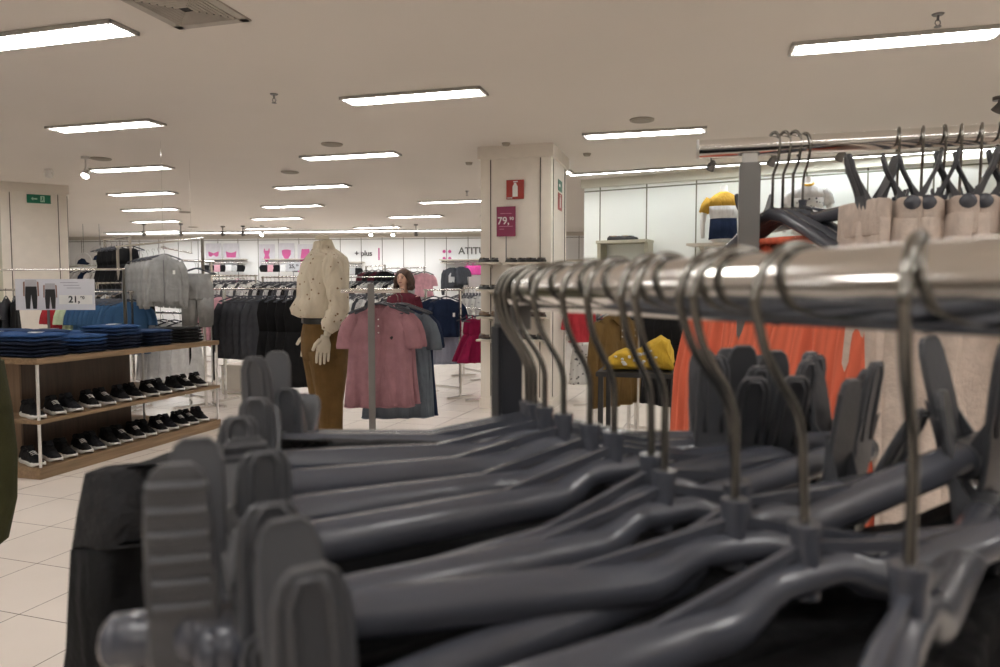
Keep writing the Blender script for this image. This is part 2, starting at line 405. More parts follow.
# air vent ------------------------------------------------------------------
pv = WZ(186, 8, 3.0); e = link('air_vent', None, None, (pv.x, pv.y, 3.0), (0, 0, AX)); meta(e, 'square grey air vent with concentric slats on the ceiling at upper left', 'air vent')
fr = MB(); S = 0.52
for s in (-1, 1):
    fr.box((0, s * (S / 2 - 0.03), -0.006), (S, 0.06, 0.012)); fr.box((s * (S / 2 - 0.03), 0, -0.006), (0.06, S, 0.012))
part(fr, 'vent_frame', mat('vent_paint', (0.42, 0.38, 0.33), 0.6), e, bevel=0.002)
bk = MB(); bk.box((0, 0, -0.002), (S - 0.1, S - 0.1, 0.003)); part(bk, 'backing', M_BLACKP, e)
for k in range(6):
    q = (S / 2 - 0.075) * (1 - k / 6.6); sl = MB()
    for s in (-1, 1):
        sl.box((0, s * q, -0.009), (2 * q, 0.012, 0.012), Matrix.Rotation(s * 0.6, 3, 'X')); sl.box((s * q, 0, -0.009), (0.012, 2 * q, 0.012), Matrix.Rotation(-s * 0.6, 3, 'Y'))
    part(sl, 'slat_ring', mat('vent_paint', (0.42, 0.38, 0.33), 0.6), e)

# small ceiling fittings ----------------------------------------------------
def sprinkler(px, py, lab):
    p = WZ(px, py, 3.0); m = MB(); m.cyl((0, 0, 0), (0, 0, -0.008), 0.035, 0.028); m.cyl((0, 0, -0.008), (0, 0, -0.04), 0.008)
    f = MB(); f.tube([(-0.012, 0, -0.038), (-0.016, 0, -0.055), (0, 0, -0.072), (0.016, 0, -0.055), (0.012, 0, -0.038)], 0.003, 6); f.cyl((0, 0, -0.072), (0, 0, -0.076), 0.02)
    place([('escutcheon', m.mesh('escutcheon', M_STEEL), None), ('deflector', f.mesh('deflector', M_STEEL), None)], 'sprinkler', 'small metal sprinkler head on the ceiling ' + lab, 'sprinkler', p)
sprinkler(274, 94, 'left of the nearest middle lamp'); sprinkler(938, 14, 'behind the upper right lamp'); sprinkler(467, 191, 'just left of the column')
SPK = MB(); SPK.cyl((0, 0, 0), (0, 0, -0.012), 0.12, 0.115, 28); SPG = MB(); SPG.cyl((0, 0, -0.011), (0, 0, -0.017), 0.10, 0.09, 28)
M_SPK = mat('speaker_paint', (0.36, 0.32, 0.26), 0.7)
SPKIT = [('rim', SPK.mesh('rim', M_SPK), None), ('grille', SPG.mesh('grille', mat('grille', (0.30, 0.27, 0.22), 0.8, 0, 0.2, 400), ), None)]
for px, py, lab in ((332, 144, 'above the middle row'), (642, 119.5, 'over the lamp right of the column'), (101, 158.5, 'by the left spotlight'), (185, 212, 'right of the left lamps'), (193, 227, 'farthest of the left ones'), (290, 172, 'between the middle lamps')):
    place(SPKIT, 'ceiling_speaker', 'round flat ceiling speaker ' + lab, 'speaker', WZ(px, py, 3.0), 0, 'round ceiling speakers')
DT = MB(); DT.cyl((0, 0, 0), (0, 0, -0.03), 0.05, 0.035, 18)
DKIT = [('smoke_detector', DT.mesh('smoke_detector', M_SPK), None)]
for px, py, lab in ((587, 153.5, 'right of the column top'), (506, 143, 'in front of the column top'), (469, 162.5, 'left of the column top')):
    place(DKIT, 'smoke_detector', 'small dark round detector on the ceiling ' + lab, 'smoke detector', WZ(px, py, 3.0), 0)

# track spotlights ----------------------------------------------------------
M_SPW = mat('spot_paint', (0.72, 0.70, 0.66), 0.4); M_SPD = mat('spot_dark', (0.16, 0.15, 0.14), 0.35, 0.5)
M_SPGL = emis('spot_glow', (1.0, 0.96, 0.86), 30.0); M_SPOFF = mat('spot_glass', (0.5, 0.5, 0.48), 0.15)
def spot(px, py, d, lab, on=True, dark=False, tilt=0.7, rz=0.0, s=1.0):
    h = H(py, d); m = M_SPD if dark else M_SPW
    st = MB(); st.cyl((0, 0, 3.0 - h), (0, 0, 3.0 - h - 0.03), 0.05); st.cyl((0, 0, 3.0 - h - 0.02), (0, 0, 0.0), 0.010)
    hd = MB(); hd.cyl((0, 0, 0.055), (0, 0, -0.035), 0.030, 0.048); hd.ball((0, 0, 0.055), 0.03)
    ln = MB(); ln.cyl((0, 0, -0.030), (0, 0, -0.037), 0.043)
    yk = MB(); yk.tube([(-0.05, 0, -0.01), (-0.055, 0, 0.04), (0, 0, 0.08), (0.055, 0, 0.04), (0.05, 0, -0.01)], 0.005, 6)
    Rm = Matrix.Rotation(tilt, 4, 'X'); hd.xform(Rm); ln.xform(Rm); yk.xform(Rm)
    kit = [('stem', st.mesh('stem', m), None), ('lamp_head', hd.mesh('lamp_head', m), None), ('lens', ln.mesh('lens', M_SPGL if on else M_SPOFF), 1), ('yoke', yk.mesh('yoke', m), None)]
    place(kit, 'spotlight', lab, 'spotlight', (W(px, py, d).x, d, h), rz)
spot(86, 174, 8.9, 'lit white spotlight hanging near the left column', True, False, -0.7)
spot(49, 174, 9.8, 'unlit white spotlight above the exit sign', False, False, 0.8, 0.5)
spot(711, 167, 8.3, 'unlit metal spotlight left of the grey upright, over the right wall', False, True, 0.7, 0.4)
spot(772, 162, 8.0, 'metal spotlight seen between the hanger hooks', False, True, 0.7, 0.4)
spot(840, 157, 7.6, 'metal spotlight below the chrome rail, over the beige trousers', False, True, 0.7, 0.4)
spot(999, 108, 6.2, 'metal spotlight at the right edge above the rail', False, True, 0.7, 0.4)
for k, (px, dk) in enumerate(((223, 1), (243, 1), (262, 0), (371, 0), (393, 0), (416, 1), (144, 1), (181, 1))):
    spot(px, 234, 18.2 - 0.1 * k, ('dark' if dk else 'bright white') + ' spotlight in front of the back wall, ' + ['left of the first pink signs', 'above the pink bra signs', 'above the pink bodysuit sign', 'left of the pink bar', 'above the woman', 'right above the woman', 'above the grey hooded jackets', 'above the grey joggers'][k], not dk, bool(dk), -0.8 if not dk else 0.7)
# ================================================================== CLIP HANGERS AND THE TWO CHROME RAILS
RAIL_R = 0.014
def catmull(pts, n=6):
    P = [Vector(p) for p in pts]; P = [P[0] * 2 - P[1]] + P + [P[-1] * 2 - P[-2]]; out = []
    for i in range(1, len(P) - 2):
        for k in range(n):
            t = k / n; a, b, c, d_ = P[i - 1], P[i], P[i + 1], P[i + 2]
            out.append(0.5 * ((2 * b) + (c - a) * t + (2 * a - 5 * b + 4 * c - d_) * t * t + (3 * b - a - 3 * c + d_) * t ** 3))
    out.append(P[-2]); return out
def hook_mesh(drop, Rr=0.0205, wire=0.0019, rr=RAIL_R):
    "wire hook lying on a rail whose axis is the origin; ends drop below it"
    cz = rr + wire - Rr
    pts = []
    for a in range(-25, 196, 13): pts.append((Rr * math.cos(R(a)), 0, cz + Rr * math.sin(R(a))))
    pts += [(-0.0165, 0, -0.022), (-0.0105, 0, -0.033), (-0.004, 0, -0.043), (-0.0005, 0, -0.053), (0, 0, -0.064), (0, 0, -drop - 0.006)]
    m = MB(); m.tube(catmull(pts, 4), wire, 10); m.ball(pts[0], wire * 1.35, 8, 6)
    return m.mesh('hook', M_HOOK)
def bar_mesh(drop, half):
    "moulded plastic hanger arm: hub collar, arched bar, two slanting webs"
    m = MB(); zb = -drop - 0.028
    m.cyl((0, 0, -drop + 0.002), (0, 0, -drop - 0.026), 0.0054, 0.0052, 20)
    m.cyl((0, 0, -drop + 0.003), (0, 0, -drop - 0.001), 0.0060, 0.0060, 20)
    pts = []; rs = []
    for i in range(-30, 31):
        x = half * i / 30; ax = abs(x)
        t = max(0.0, min(1.0, (0.040 - ax) / 0.026)); t = t * t * (3 - 2 * t)
        pts.append((x, 0, zb + 0.010 * t)); rs.append(0.0094 - 0.0024 * t)
    m.tube(pts, rs, 20)
    m.ball((half, 0, zb), (0.006, 0.0094, 0.0094)); m.ball((-half, 0, zb), (0.006, 0.0094, 0.0094))
    for s in (-1, 1):
        m.bar((s * 0.004, 0, -drop - 0.007), (s * 0.072, 0, zb + 0.007), 0.0034, 0.0042, (0, 0, 1))
    return m.mesh('hanger_bar', M_PLASTIC)
def clip_parts(x, zb, ridged=True, tilt=0.0, spread=1.0):
    hg = 1.0
    if tilt > 0.5: hg, tilt = 0.58 + 0.1 * (tilt - 0.8), -0.25
    "one plastic clip straddling the bar at x: two levers, pivot, steel spring"
    out = []
    for s in (-1, 1):
        m = MB(); prof = []
        zs = [0.064, 0.0615, 0.055, 0.043, 0.028, 0.013, 0.0, -0.012, -0.026, -0.038, -0.042]
        zs = [z_ * hg if z_ > 0 else z_ for z_ in zs]
        ys = [0.021 * spread, 0.021 * spread, 0.020 * spread, 0.018 * spread, 0.0155 * (1 + spread) / 2, 0.0135, 0.012, 0.0095, 0.0055, 0.003, 0.003]
        ws = [0.0047, 0.0075, 0.0097, 0.0106, 0.0108, 0.011, 0.0112, 0.011, 0.0104, 0.0095, 0.0065]
        rings = []
        for z, y, w_ in zip(zs, ys, ws):
            t = 0.0018; c = y * s; e = 0.35
            rings.append([(x + w_ * cx, c + t * cy, zb + z) for cx, cy in ((-1, -e), (-.9, -1), (.9, -1), (1, -e), (1, e), (.9, 1), (-.9, 1), (-1, e))])
        m.loft(rings, True, False)
        if not ridged:                                      # moulded rim round the lever instead of grips
            rim = [(x + w_ * 0.8 * q_, y * s + s * 0.0016, zb + z) for q_, z, y in [(-1, 0.013, 0.0135)] + [(-1, z_, y_) for z_, y_ in zip(zs[4:1:-1], ys[4:1:-1])] + [(-.5, zs[1], ys[1]), (.5, zs[1], ys[1])] + [(1, z_, y_) for z_, y_ in zip(zs[2:5], ys[2:5])] + [(1, 0.013, 0.0135)]]
            m.tube(rim, 0.0015, 6)
        for k in range(6 if ridged else 0):                 # grip ridges on the outer face
            z = (0.057 - k * 0.0082) * hg; y = (0.0135 + (z / hg - 0.013) / 0.05 * 0.0075) * s + s * 0.0018
            m.cyl((x - 0.0088, y, zb + z), (x + 0.0088, y, zb + z), 0.0018, None, 8)
        for q in (-1, 1):                                   # side cheeks down to the pivot
            m.prism([(0.019 * s, zb + 0.03), (0.0135 * s, zb + 0.006), (0.002 * s, zb - 0.006), (0.002 * s, zb + 0.004)], 0.0016, 'yz', x + q * 0.0100)
        if tilt: m.xform(Matrix.Translation((0, 0, zb)) @ Matrix.Rotation(tilt, 4, 'X') @ Matrix.Translation((0, 0, -zb)))
        out.append(('clip_jaw', m.mesh('clip_jaw', M_PLASTIC2)))
    pv = MB(); pv.cyl((x - 0.0124, 0, zb - 0.001), (x + 0.0124, 0, zb - 0.001), 0.0108, None, 20); pv.cyl((x - 0.0138, 0, zb - 0.001), (x + 0.0138, 0, zb - 0.001), 0.005, None, 14)
    sp = MB(); cp = [(x + (k / 40 - 0.5) * 0.012, 0.0065 * math.cos(k * 0.8), zb - 0.018 + 0.0065 * math.sin(k * 0.8)) for k in range(41)]
    sp.tube(cp, 0.0009, 6)
    return out, pv.mesh('pivot', M_PLASTIC2), sp.mesh('spring', M_CHROME)
def hanger_kit(drop=0.085, half=0.215, cl=0.185, cr=0.185, rl=False, rr_=False, tl=0.0, tr=0.0, spread=1.0):
    kit = [('hook', hook_mesh(drop), None, 'bent wire hook'), ('hanger_bar', bar_mesh(drop, half), None)]
    zb = -drop - 0.028
    for x in (-cl, cr):
        j, pv, sp = clip_parts(x, zb, rl if x < 0 else rr_, tl if x < 0 else tr, spread)
        i = len(kit); e = MB()
        kit.append(('clip', pv, None)); kit.append((j[0][0], j[0][1], i)); kit.append((j[1][0], j[1][1], i)); kit.append(('spring', sp, i))
    return kit
K1 = hanger_kit(0.088, 0.215, 0.19, 0.195)

def trouser_mesh(name, wd, L, th0, th1, m, seed, zt=-0.150, cx=0.0, split=True, flare=0.0, waves=3.0):
    "trousers hung by the waistband: flattened tube with folds, leg hems at the bottom"
    rnd = random.Random(seed); ph = [rnd.uniform(0, 6.28) for _ in range(4)]
    N = 64; rings = []
    rows = 26
    for i in range(rows + 1):
        t = i / rows; z = zt - L * t
        hw = wd / 2 * (1 + flare * t) * (1 - 0.10 * max(0, t - 0.3)); hd = th0 + (th1 - th0) * min(1, t * 3)
        ring = []
        for k in range(N):
            a = 2 * PI * k / N; ca, sa = math.cos(a), math.sin(a)
            u = math.copysign(abs(ca) ** 0.75, ca); v_ = math.copysign(abs(sa) ** 0.55, sa)
            g = min(1, 0.25 + t * 3)
            wv = g * (0.45 * math.sin(waves * 5.2 * u + ph[0] + t * 1.5) + 0.3 * math.sin(waves * 9 * u + ph[1] - t * 2)) * hd
            ring.append((cx + u * hw + 0.004 * math.sin(t * 9 + ph[2]), v_ * hd * 0.7 + wv, z + (0.004 * math.sin(9 * u + ph[3]) if i == 0 else 0)))
        rings.append(ring)
    b = MB(); b.loft(rings); return b.mesh(name, m)
def band_mesh(name, wd, th, m, zt, h=0.045, cx=0.0, gather=0.0, seed=1):
    rnd = random.Random(seed); b = MB(); rings = []
    for z, q in ((zt + 0.002, 0.85), (zt, 1.0), (zt - h * 0.5, 1.06), (zt - h, 1.03), (zt - h - 0.002, 0.9)):
        ring = []
        for k in range(96):
            a = 2 * PI * k / 96; ca, sa = math.cos(a), math.sin(a)
            u = math.copysign(abs(ca) ** 0.75, ca); v_ = math.copysign(abs(sa) ** 0.55, sa)
            ring.append((cx + u * wd / 2, v_ * th * q + gather * math.sin(u * 38 + 0.4 * math.sin(u * 9)), z + 0.5 * gather * math.sin(u * 38)))
        rings.append(ring)
    b.loft(rings); return b.mesh(name, m)

# front rail ----------------------------------------------------------------
P_FAR = Vector((0.016, 0.5045)); P_NEAR = Vector((0.1375, 0.198)); RD = (P_NEAR - P_FAR).normalized()
RH = 1.3515
P_END = P_NEAR + RD * 0.55
e = link('chrome_rail_rack', None, None, (P_FAR.x, P_FAR.y, 0)); meta(e, 'chrome round rail in the foreground crowded with grey clip hangers, on square grey posts', 'clothes rack')
rd3 = Vector((RD.x, RD.y, 0)); L = (P_END - P_FAR).length; az = math.atan2(RD.y, RD.x); e.rotation_euler = (0, 0, az)
m = MB(); m.cyl((-0.006, 0, RH), (L, 0, RH), RAIL_R, None, 40); part(m, 'rail', M_CHROME, e)
m = MB(); m.cyl((-0.014, 0, RH), (-0.004, 0, RH), 0.0152, None, 30); m.ball((-0.013, 0, RH), (0.004, 0.0148, 0.0148), 20, 10); part(m, 'end_cap', M_CHROME, e)
for x in (-0.030, L - 0.10):
    m = MB(); m.box((x, 0, (RH - 0.024) / 2), (0.019, 0.019, RH - 0.026)); part(m, 'post', M_DSTEEL, e, bevel=0.002)
    m = MB(); m.box((x, 0, 0.012), (0.05, 0.46, 0.022)); part(m, 'foot', M_DSTEEL, e, bevel=0.003)
for x in (-0.020, L - 0.1): m = MB(); m.box((x, 0, RH - 0.020), (0.036, 0.014, 0.016)); part(m, 'bracket', M_STEEL, e)
m = MB(); m.box((L / 2, 0, 0.16), (L - 0.07, 0.02, 0.03)); part(m, 'crossbar', M_STEEL, e, bevel=0.002)

front = [  # hub px, yaw (left arm towards the camera positive), roll, drop, half, left clip, right clip, ridged left, tilts, words
 (918, 50, 0.0, 0.090, 0.215, 0.190, 0.195, 0, 0, 0, 'hub nearest the right edge'),
 (797, 24, -4.0, 0.0925, 0.215, 0.186, 0.195, 0, 0, 0, 'second big hub from the right'),
 (738, 15, 0.0, 0.091, 0.235, 0.212, 0.190, 1, 0, 0, 'long bar ending in the ridged clip'),
 (716, 26, -9.0, 0.090, 0.222, 0.203, 0.170, 0, 1.0, 0, 'bar rising steeply to the right'),
 (668, 31, 0.8, 0.090, 0.212, 0.188, 0.150, 0, 1.25, 0.3, 'just behind the long ridged-clip bar'),
 (650, 36.5, -1.5, 0.086, 0.215, 0.192, 0.185, 1, 0.85, 0, 'behind the hub under the rail middle'),
 (616, 33.5, 0.6, 0.080, 0.212, 0.190, 0.190, 0, 1.25, 0.2, 'thickest bar sloping to lower left'),
 (592, 29, 0.8, 0.080, 0.215, 0.192, 0.160, 1, 0.8, 0, 'second bar sloping to lower left'),
 (564, 20, 0.0, 0.080, 0.212, 0.190, 0.178, 0, 1.0, 0, 'third bar sloping to lower left'),
 (545, 11, 0.0, 0.080, 0.212, 0.180, 0.135, 0, 1.25, 0.2, 'bar just in front of the flat one'),
 (535, -3, 0.0, 0.080, 0.215, 0.185, 0.160, 0, 0, 0.3, 'flat bar below the pink polo shirt'),
 (529, -6, -1.0, 0.080, 0.212, 0.17, 0.120, 0, 1.0, 0, 'hook second from the far end'),
 (524.5, -9, -1.5, 0.080, 0.212, 0.18, 0.145, 0, 1.0, 0.4, 'hook at the very far end'),
]
def rail_s(px):      # distance along rail whose point is seen at column px
    t = (px - CX) / F; k = (P_FAR.x - t * P_FAR.y) / (t * RD.y - RD.x); return k
TR = [trouser_mesh('trousers', 0.40, 0.95, 0.012, 0.016, M_BLACK, 3 + k) for k in range(3)]
TW = [band_mesh('waistband', 0.405, 0.012, M_BLACK, -0.147) for k in range(1)]
def droop(me, x0, k, fl):
    for v in me.vertices:
        if v.co.x < x0:
            v.co.z -= k * (x0 - v.co.x); 
            v.co.x += fl * (v.co.z + 0.16) * min(1, (x0 - v.co.x) / 0.1)
            v.co.y += 0.008 * math.sin(v.co.x * 70) + 0.006 * math.sin(v.co.z * 24 + v.co.x * 30)
    return me
TRW = trouser_mesh('trousers', 0.50, 1.0, 0.014, 0.030, M_BLACK, 11, zt=-0.158, cx=-0.072, waves=2.2)
droop(TRW, -0.19, 0.20, 0.20)
TWW = band_mesh('waistband', 0.50, 0.013, mat('black_elastic', (0.012, 0.012, 0.014), 0.9, 0, 0.4, 40, 0.5, 90), -0.104, 0.05, -0.072, 0.0022)
droop(TWW, -0.19, 0.20, 0.20)
for i, (px, yaw, roll, drp, hf, cl_, cr_, rg, tl_, tr_, words) in enumerate(front):
    s = max(0.003, rail_s(px))
    q = P_FAR + RD * s
    hz = RH - 0.0
    o = place(hanger_kit(drp, hf, cl_, cr_, bool(rg), False, tl_, tr_), 'clip_hanger', 'dark grey clip hanger on the front rail, ' + words, 'hanger', (q.x, q.y, hz), R(yaw), 'grey clip hangers on the front rail', 0, R(roll))
    if i == 10: k2 = [('trousers', TRW, None), ('waistband', TWW, None, 'gathered black elastic waistband')]
    else: k2 = [('trousers', TR[i % 3], None), ('waistband', TW[0], None)]
    place(k2, 'trousers', 'black trousers under the front rail, ' + words.replace('hub', 'below the hub').replace('hook', 'below the hook'), 'trousers', (q.x, q.y, hz), R(yaw), 'black trousers under the front rail', 0, R(roll))
# two hangers nearer than the picture's right edge
for s, yaw, words in ((0.475, 30, 'cut off by the lower right corner'), (0.535, 36, 'beyond the right edge of the picture')):
    q = P_FAR + RD * s
    place(K1, 'clip_hanger', 'dark grey clip hanger on the front rail, ' + words, 'hanger', (q.x, q.y, RH), R(yaw), 'grey clip hangers on the front rail')
    place([('trousers', TR[0], None), ('waistband', TW[0], None)], 'trousers', 'black trousers under the front rail, ' + words, 'trousers', (q.x, q.y, RH), R(yaw), 'black trousers under the front rail')

# right-hand rack -------------------------------------------------------------
ra = WZ(696, 149, 1.57); z0 = 1.12
ra = Vector((X(696, z0), z0)); rz_ = AX; RRH = H(149.5, z0)
rdir = Vector((math.cos(rz_), math.sin(rz_)))
e = link('chrome_rail_rack', None, None, (ra.x, ra.y, 0), (0, 0, rz_)); meta(e, 'tall chrome rack at the right with a square grey upright and beige trousers', 'clothes rack')
RL = 1.25
m = MB(); m.cyl((0, 0, RRH), (RL, 0, RRH), RAIL_R, None, 40); part(m, 'rail', M_CHROME, e)
m = MB(); m.cyl((-0.003, 0, RRH), (0.001, 0, RRH), 0.0148, None, 30); part(m, 'end_cap', mat('cap_plastic', (0.62, 0.60, 0.57), 0.35), e)
for x in (0.075, RL - 0.12):
    m = MB(); m.box((x, 0, (RRH - 0.024) / 2), (0.030, 0.030, RRH - 0.026)); part(m, 'post', M_STEEL, e, bevel=0.002)
    m = MB(); m.box((x, 0, RRH - 0.018), (0.022, 0.018, 0.018)); part(m, 'bracket', mat('cap_plastic', (0.62, 0.60, 0.57), 0.35), e, bevel=0.002)
    m = MB(); m.box((x, 0, 0.012), (0.05, 0.5, 0.022)); part(m, 'foot', M_STEEL, e, bevel=0.003)
m = MB(); m.box((RL / 2 - 0.02, 0, 0.16), (RL - 0.2, 0.02, 0.03)); part(m, 'crossbar', M_STEEL, e, bevel=0.002)
M_CORAL = ribbed('coral_pleats', (0.76, 0.17, 0.095), 26, 0, 0.35, 0.86)
M_BEIGE = mat('beige_slub', (0.60, 0.50, 0.43), 0.9, 0, 0.14, 45, 0.3, 150, spec=0.2)
def along(px): # distance along the right rail seen at column px
    t = (px - CX) / F; return (t * ra.y - ra.x) / (rdir.x - t * rdir.y)
K3 = hanger_kit(0.085, 0.205, 0.18, 0.18, spread=1.45)
def rr_item(px, yaw, words, what, ry=0.0, tw=0.42, tcx=0.0, th=0.030):
    s = along(px); q = ra + rdir * s; loc = (q.x, q.y, RRH)
    place(K3, 'clip_hanger', 'grey clip hanger on right-hand rail, ' + words, 'hanger', loc, R(yaw), 'clip hangers on the right-hand rail', 0, R(ry))
    if what == 'black':
        place([('trousers', TR[1], None), ('waistband', TW[0], None)], 'trousers', 'black trousers on the right-hand rack, ' + words, 'trousers', loc, R(yaw), 'black trousers on the right rack', 0, R(ry))
    elif what:
        sd = int(px); 
        k2 = [('trousers', trouser_mesh('trousers', tw, 0.80, th, th * 1.5, M_BEIGE, sd, zt=-0.130, cx=tcx, flare=0.12, waves=1.6), None), ('waistband', band_mesh('waistband', tw - 0.005, th * 0.8, M_BEIGE, -0.108, 0.04, tcx, 0.001), None)]
        place(k2, 'beige_trousers', 'beige linen trousers on the right-hand rack, ' + words, 'trousers', loc, R(yaw), 'beige linen trousers', 0, R(ry))
rr_item(800, 93, 'its bar pointing at the viewer', 'beige', 0, 0.10, -0.165, 0.017)
for px, yaw, wd in ((893, 66, 'left of the beige ones'), (917, 62, 'second of the beige ones'), (938, 66, 'third of the beige ones'), (955, 60, 'fourth of the beige ones'), (975, 58, 'fifth of the beige ones'), (993, 62, 'sixth of the beige ones, at the picture edge')):
    rr_item(px, yaw, wd, 'beige')
rr_item(1040, 60, 'just outside the right edge', 'beige')
# ================================================================== GARMENT KITS
def sring(c, hw, hd, n=28, e=0.7, f=0.0, ph=0.0, u=(1, 0, 0), v=(0, 1, 0), fr=7.0):
    u = Vector(u); v = Vector(v); c = Vector(c); out = []
    for k in range(n):
        a = 2 * PI * k / n; ca, sa = math.cos(a), math.sin(a)
        x = math.copysign(abs(ca) ** e, ca); y = math.copysign(abs(sa) ** e, sa)
        out.append(c + u * (x * hw) + v * (y * hd + f * math.sin(fr * x + ph)))
    return out
def limb(m, pts, rad, n=12, folds=0.0, flat=(0, 1, 0)):
    rs = [r if isinstance(r, tuple) else (r, r) for r in rad]
    m.tube(pts, rs, n, True, False, flat)
def top_kit(col, length=0.66, sleeve='short', w_=0.23, seed=1, collar=None, placket=False, hood=False, strip=None, pattern=None, m2=None, logo=None, depth=0.035, waist=1.0, zipper=False, tag=False, low=False):
    "shirt-like garment hanging from a hanger; origin at the hook on the rail, shoulders 0.11 below"
    rnd = random.Random(seed); z0 = -0.115; N = 24 if low else 40
    rows = [(0.0, 0.055, 0.4), (-0.006, 0.075, 0.55), (-0.022, 0.11, 0.7), (-0.042, 0.155, 0.8), (-0.068, 0.185, 0.9), (-0.11, 0.198, 1.0), (-0.18, 0.200, 1.05), (-0.3, w_ * 0.90 * waist, 1.15), (-0.42, w_ * 0.93 * waist, 1.3), (-0.54, w_ * 0.97, 1.4), (-length, w_ * 1.02, 1.5), (-length - 0.004, w_ * 0.97, 1.1)]
    rows = [r for r in rows if r[0] >= -length - 0.005]
    p1, p2 = rnd.uniform(0, 6), rnd.uniform(0, 6)
    body = MB(); rings = []
    for z, hw, dd in rows:
        t = -z / length
        rings.append(sring((0.004 * math.sin(z * 8 + p1), 0, z0 + z), hw, depth * dd, N, 0.72, 0.024 * max(0, t - 0.10) ** 0.8, p1 + z * 3, fr=9 + p2 * 0.6))
    body.loft(rings)
    kit = [('body', body.mesh('body', col), None)]
    cs = m2 or col
    for s in (-1, 1):
        sl = MB()
        if sleeve == 'short':
            a = Vector((s * 0.165, 0, z0 - 0.075)); pts = [a + Vector((-s * 0.02, 0, 0.02)), a, a + Vector((s * 0.038, 0, -0.05)), a + Vector((s * 0.056, 0, -0.11)), a + Vector((s * 0.064, 0, -0.185)), a + Vector((s * 0.064, 0, -0.20))]
            limb(sl, pts, [(0.026, 0.035), (0.034, 0.048), (0.036, 0.056), (0.032, 0.058), (0.028, 0.062), (0.026, 0.060)])
        elif sleeve == 'long':
            a = Vector((s * 0.17, 0, z0 - 0.07)); pts = [a, a + Vector((s * 0.04, 0.004, -0.10)), a + Vector((s * 0.062, 0.01, -0.26)), a + Vector((s * 0.066, 0.0, -0.42)), a + Vector((s * 0.055, -0.006, -0.56)), a + Vector((s * 0.05, -0.006, -0.60))]
            limb(sl, pts, [(0.035, 0.05), (0.034, 0.06), (0.03, 0.052), (0.028, 0.046), (0.025, 0.04), (0.018, 0.032)])
        if sleeve: kit.append(('sleeve', sl.mesh('sleeve', cs), None))
    if collar:
        c = MB()
        for s in (-1, 1):                       # two collar leaves
            c.loft([[Vector((s * x, y, z0 + z)) for x, y, z in q] for q in (
                [(0.006, -depth * 1.1, -0.058), (0.006, -depth * 1.5, -0.058), (0.040, -depth * 1.55, -0.085), (0.040, -depth * 1.1, -0.085)],
                [(0.045, -depth * 0.8, 0.004), (0.045, -depth * 1.3, 0.004), (0.092, -depth * 1.3, -0.040), (0.092, -depth * 0.8, -0.040)],
                [(0.064, 0.0, 0.022), (0.070, 0.0, 0.018), (0.082, 0.0, -0.010), (0.074, 0.0, -0.012)],
                [(0.0, depth * 0.9, 0.030), (0.0, depth * 1.1, 0.030), (0.0, depth * 1.2, 0.0), (0.0, depth * 0.9, 0.0)])], True, False)
        kit.append(('collar', c.mesh('collar', collar), None))
    elif not hood:
        c = MB(); c.tube([(0.062 * math.cos(a), depth * 0.6 * math.sin(a), z0 - 0.004 - 0.022 * max(0, -math.sin(a))) for a in [2 * PI * k / 20 for k in range(20)]], 0.006, 6, closed=True)
        kit.append(('neckband', c.mesh('neckband', cs), None))
    if placket:
        c = MB(); c.box((0, -depth * 1.16, z0 - 0.12), (0.028, 0.006, 0.14)); kit.append(('placket', c.mesh('placket', col), None))
        for k in range(3):
            b = MB(); b.cyl((0, -depth * 1.16 - 0.003, z0 - 0.075 - 0.045 * k), (0, -depth * 1.16 - 0.006, z0 - 0.075 - 0.045 * k), 0.005, None, 10); kit.append(('button', b.mesh('button', M_WHITE), len(kit) - 1 - k))
    if hood:
        c = MB(); pts = []
        c.loft([sring((0, 0.012 + y, z0 + z), a, b, 20, 0.8, 0) for z, a, b, y in ((-0.06, 0.10, 0.045, 0.0), (-0.02, 0.095, 0.05, 0.005), (0.015, 0.075, 0.045, 0.01), (0.035, 0.045, 0.03, 0.012), (0.04, 0.02, 0.015, 0.012))])
        kit.append(('hood', c.mesh('hood', cs), None))
    if zipper:
        c = MB(); c.box((0, -depth * 1.35, z0 - length * 0.5), (0.010, 0.006, length * 0.86)); kit.append(('zip', c.mesh('zip', mat('zip', (0.14, 0.14, 0.145), 0.5)), None))
        for s in (-1, 1):
            c = MB(); c.prism([(s * 0.03, z0 - length + 0.06), (s * 0.17, z0 - length + 0.06), (s * 0.15, z0 - length + 0.22), (s * 0.07, z0 - length + 0.24)], 0.008, 'xz', -depth * 1.42); kit.append(('pocket', c.mesh('pocket', col), None))
    if low is False and sleeve:
        c = MB(); c.tube([(x, y, z) for x, y, z in [(q[0], q[1] * 1.03, q[2]) for q in rings[-2]]], 0.004, 6, closed=True); kit.append(('hem', c.mesh('hem', cs), None))
    if pattern:
        c = MB(); c.prism([(-0.075, z0 - 0.36), (0.07, z0 - 0.36), (0.08, z0 - 0.27), (0.05, z0 - 0.15), (-0.04, z0 - 0.13), (-0.08, z0 - 0.2)], 0.006, 'xz', -depth * 1.32); kit.append(('printed_panel', c.mesh('printed_panel', pattern), None))
    if logo:
        c = MB(); zz = z0 - 0.20; c.prism([(0.075, zz), (0.085, zz - 0.012), (0.092, zz - 0.010), (0.098, zz + 0.006), (0.090, zz + 0.012), (0.082, zz + 0.008)], 0.004, 'xz', -depth * 1.2 - 0.002); kit.append(('chest_emblem', c.mesh('chest_emblem', logo), None, 'small dark embroidered emblem on the chest'))
    if tag:
        c = MB(); c.box((w_ * 0.5, -depth * 1.25, z0 - 0.2), (0.03, 0.002, 0.05)); kit.append(('price_tag', c.mesh('price_tag', M_WHITE), None, 'white paper tag'))
    return kit
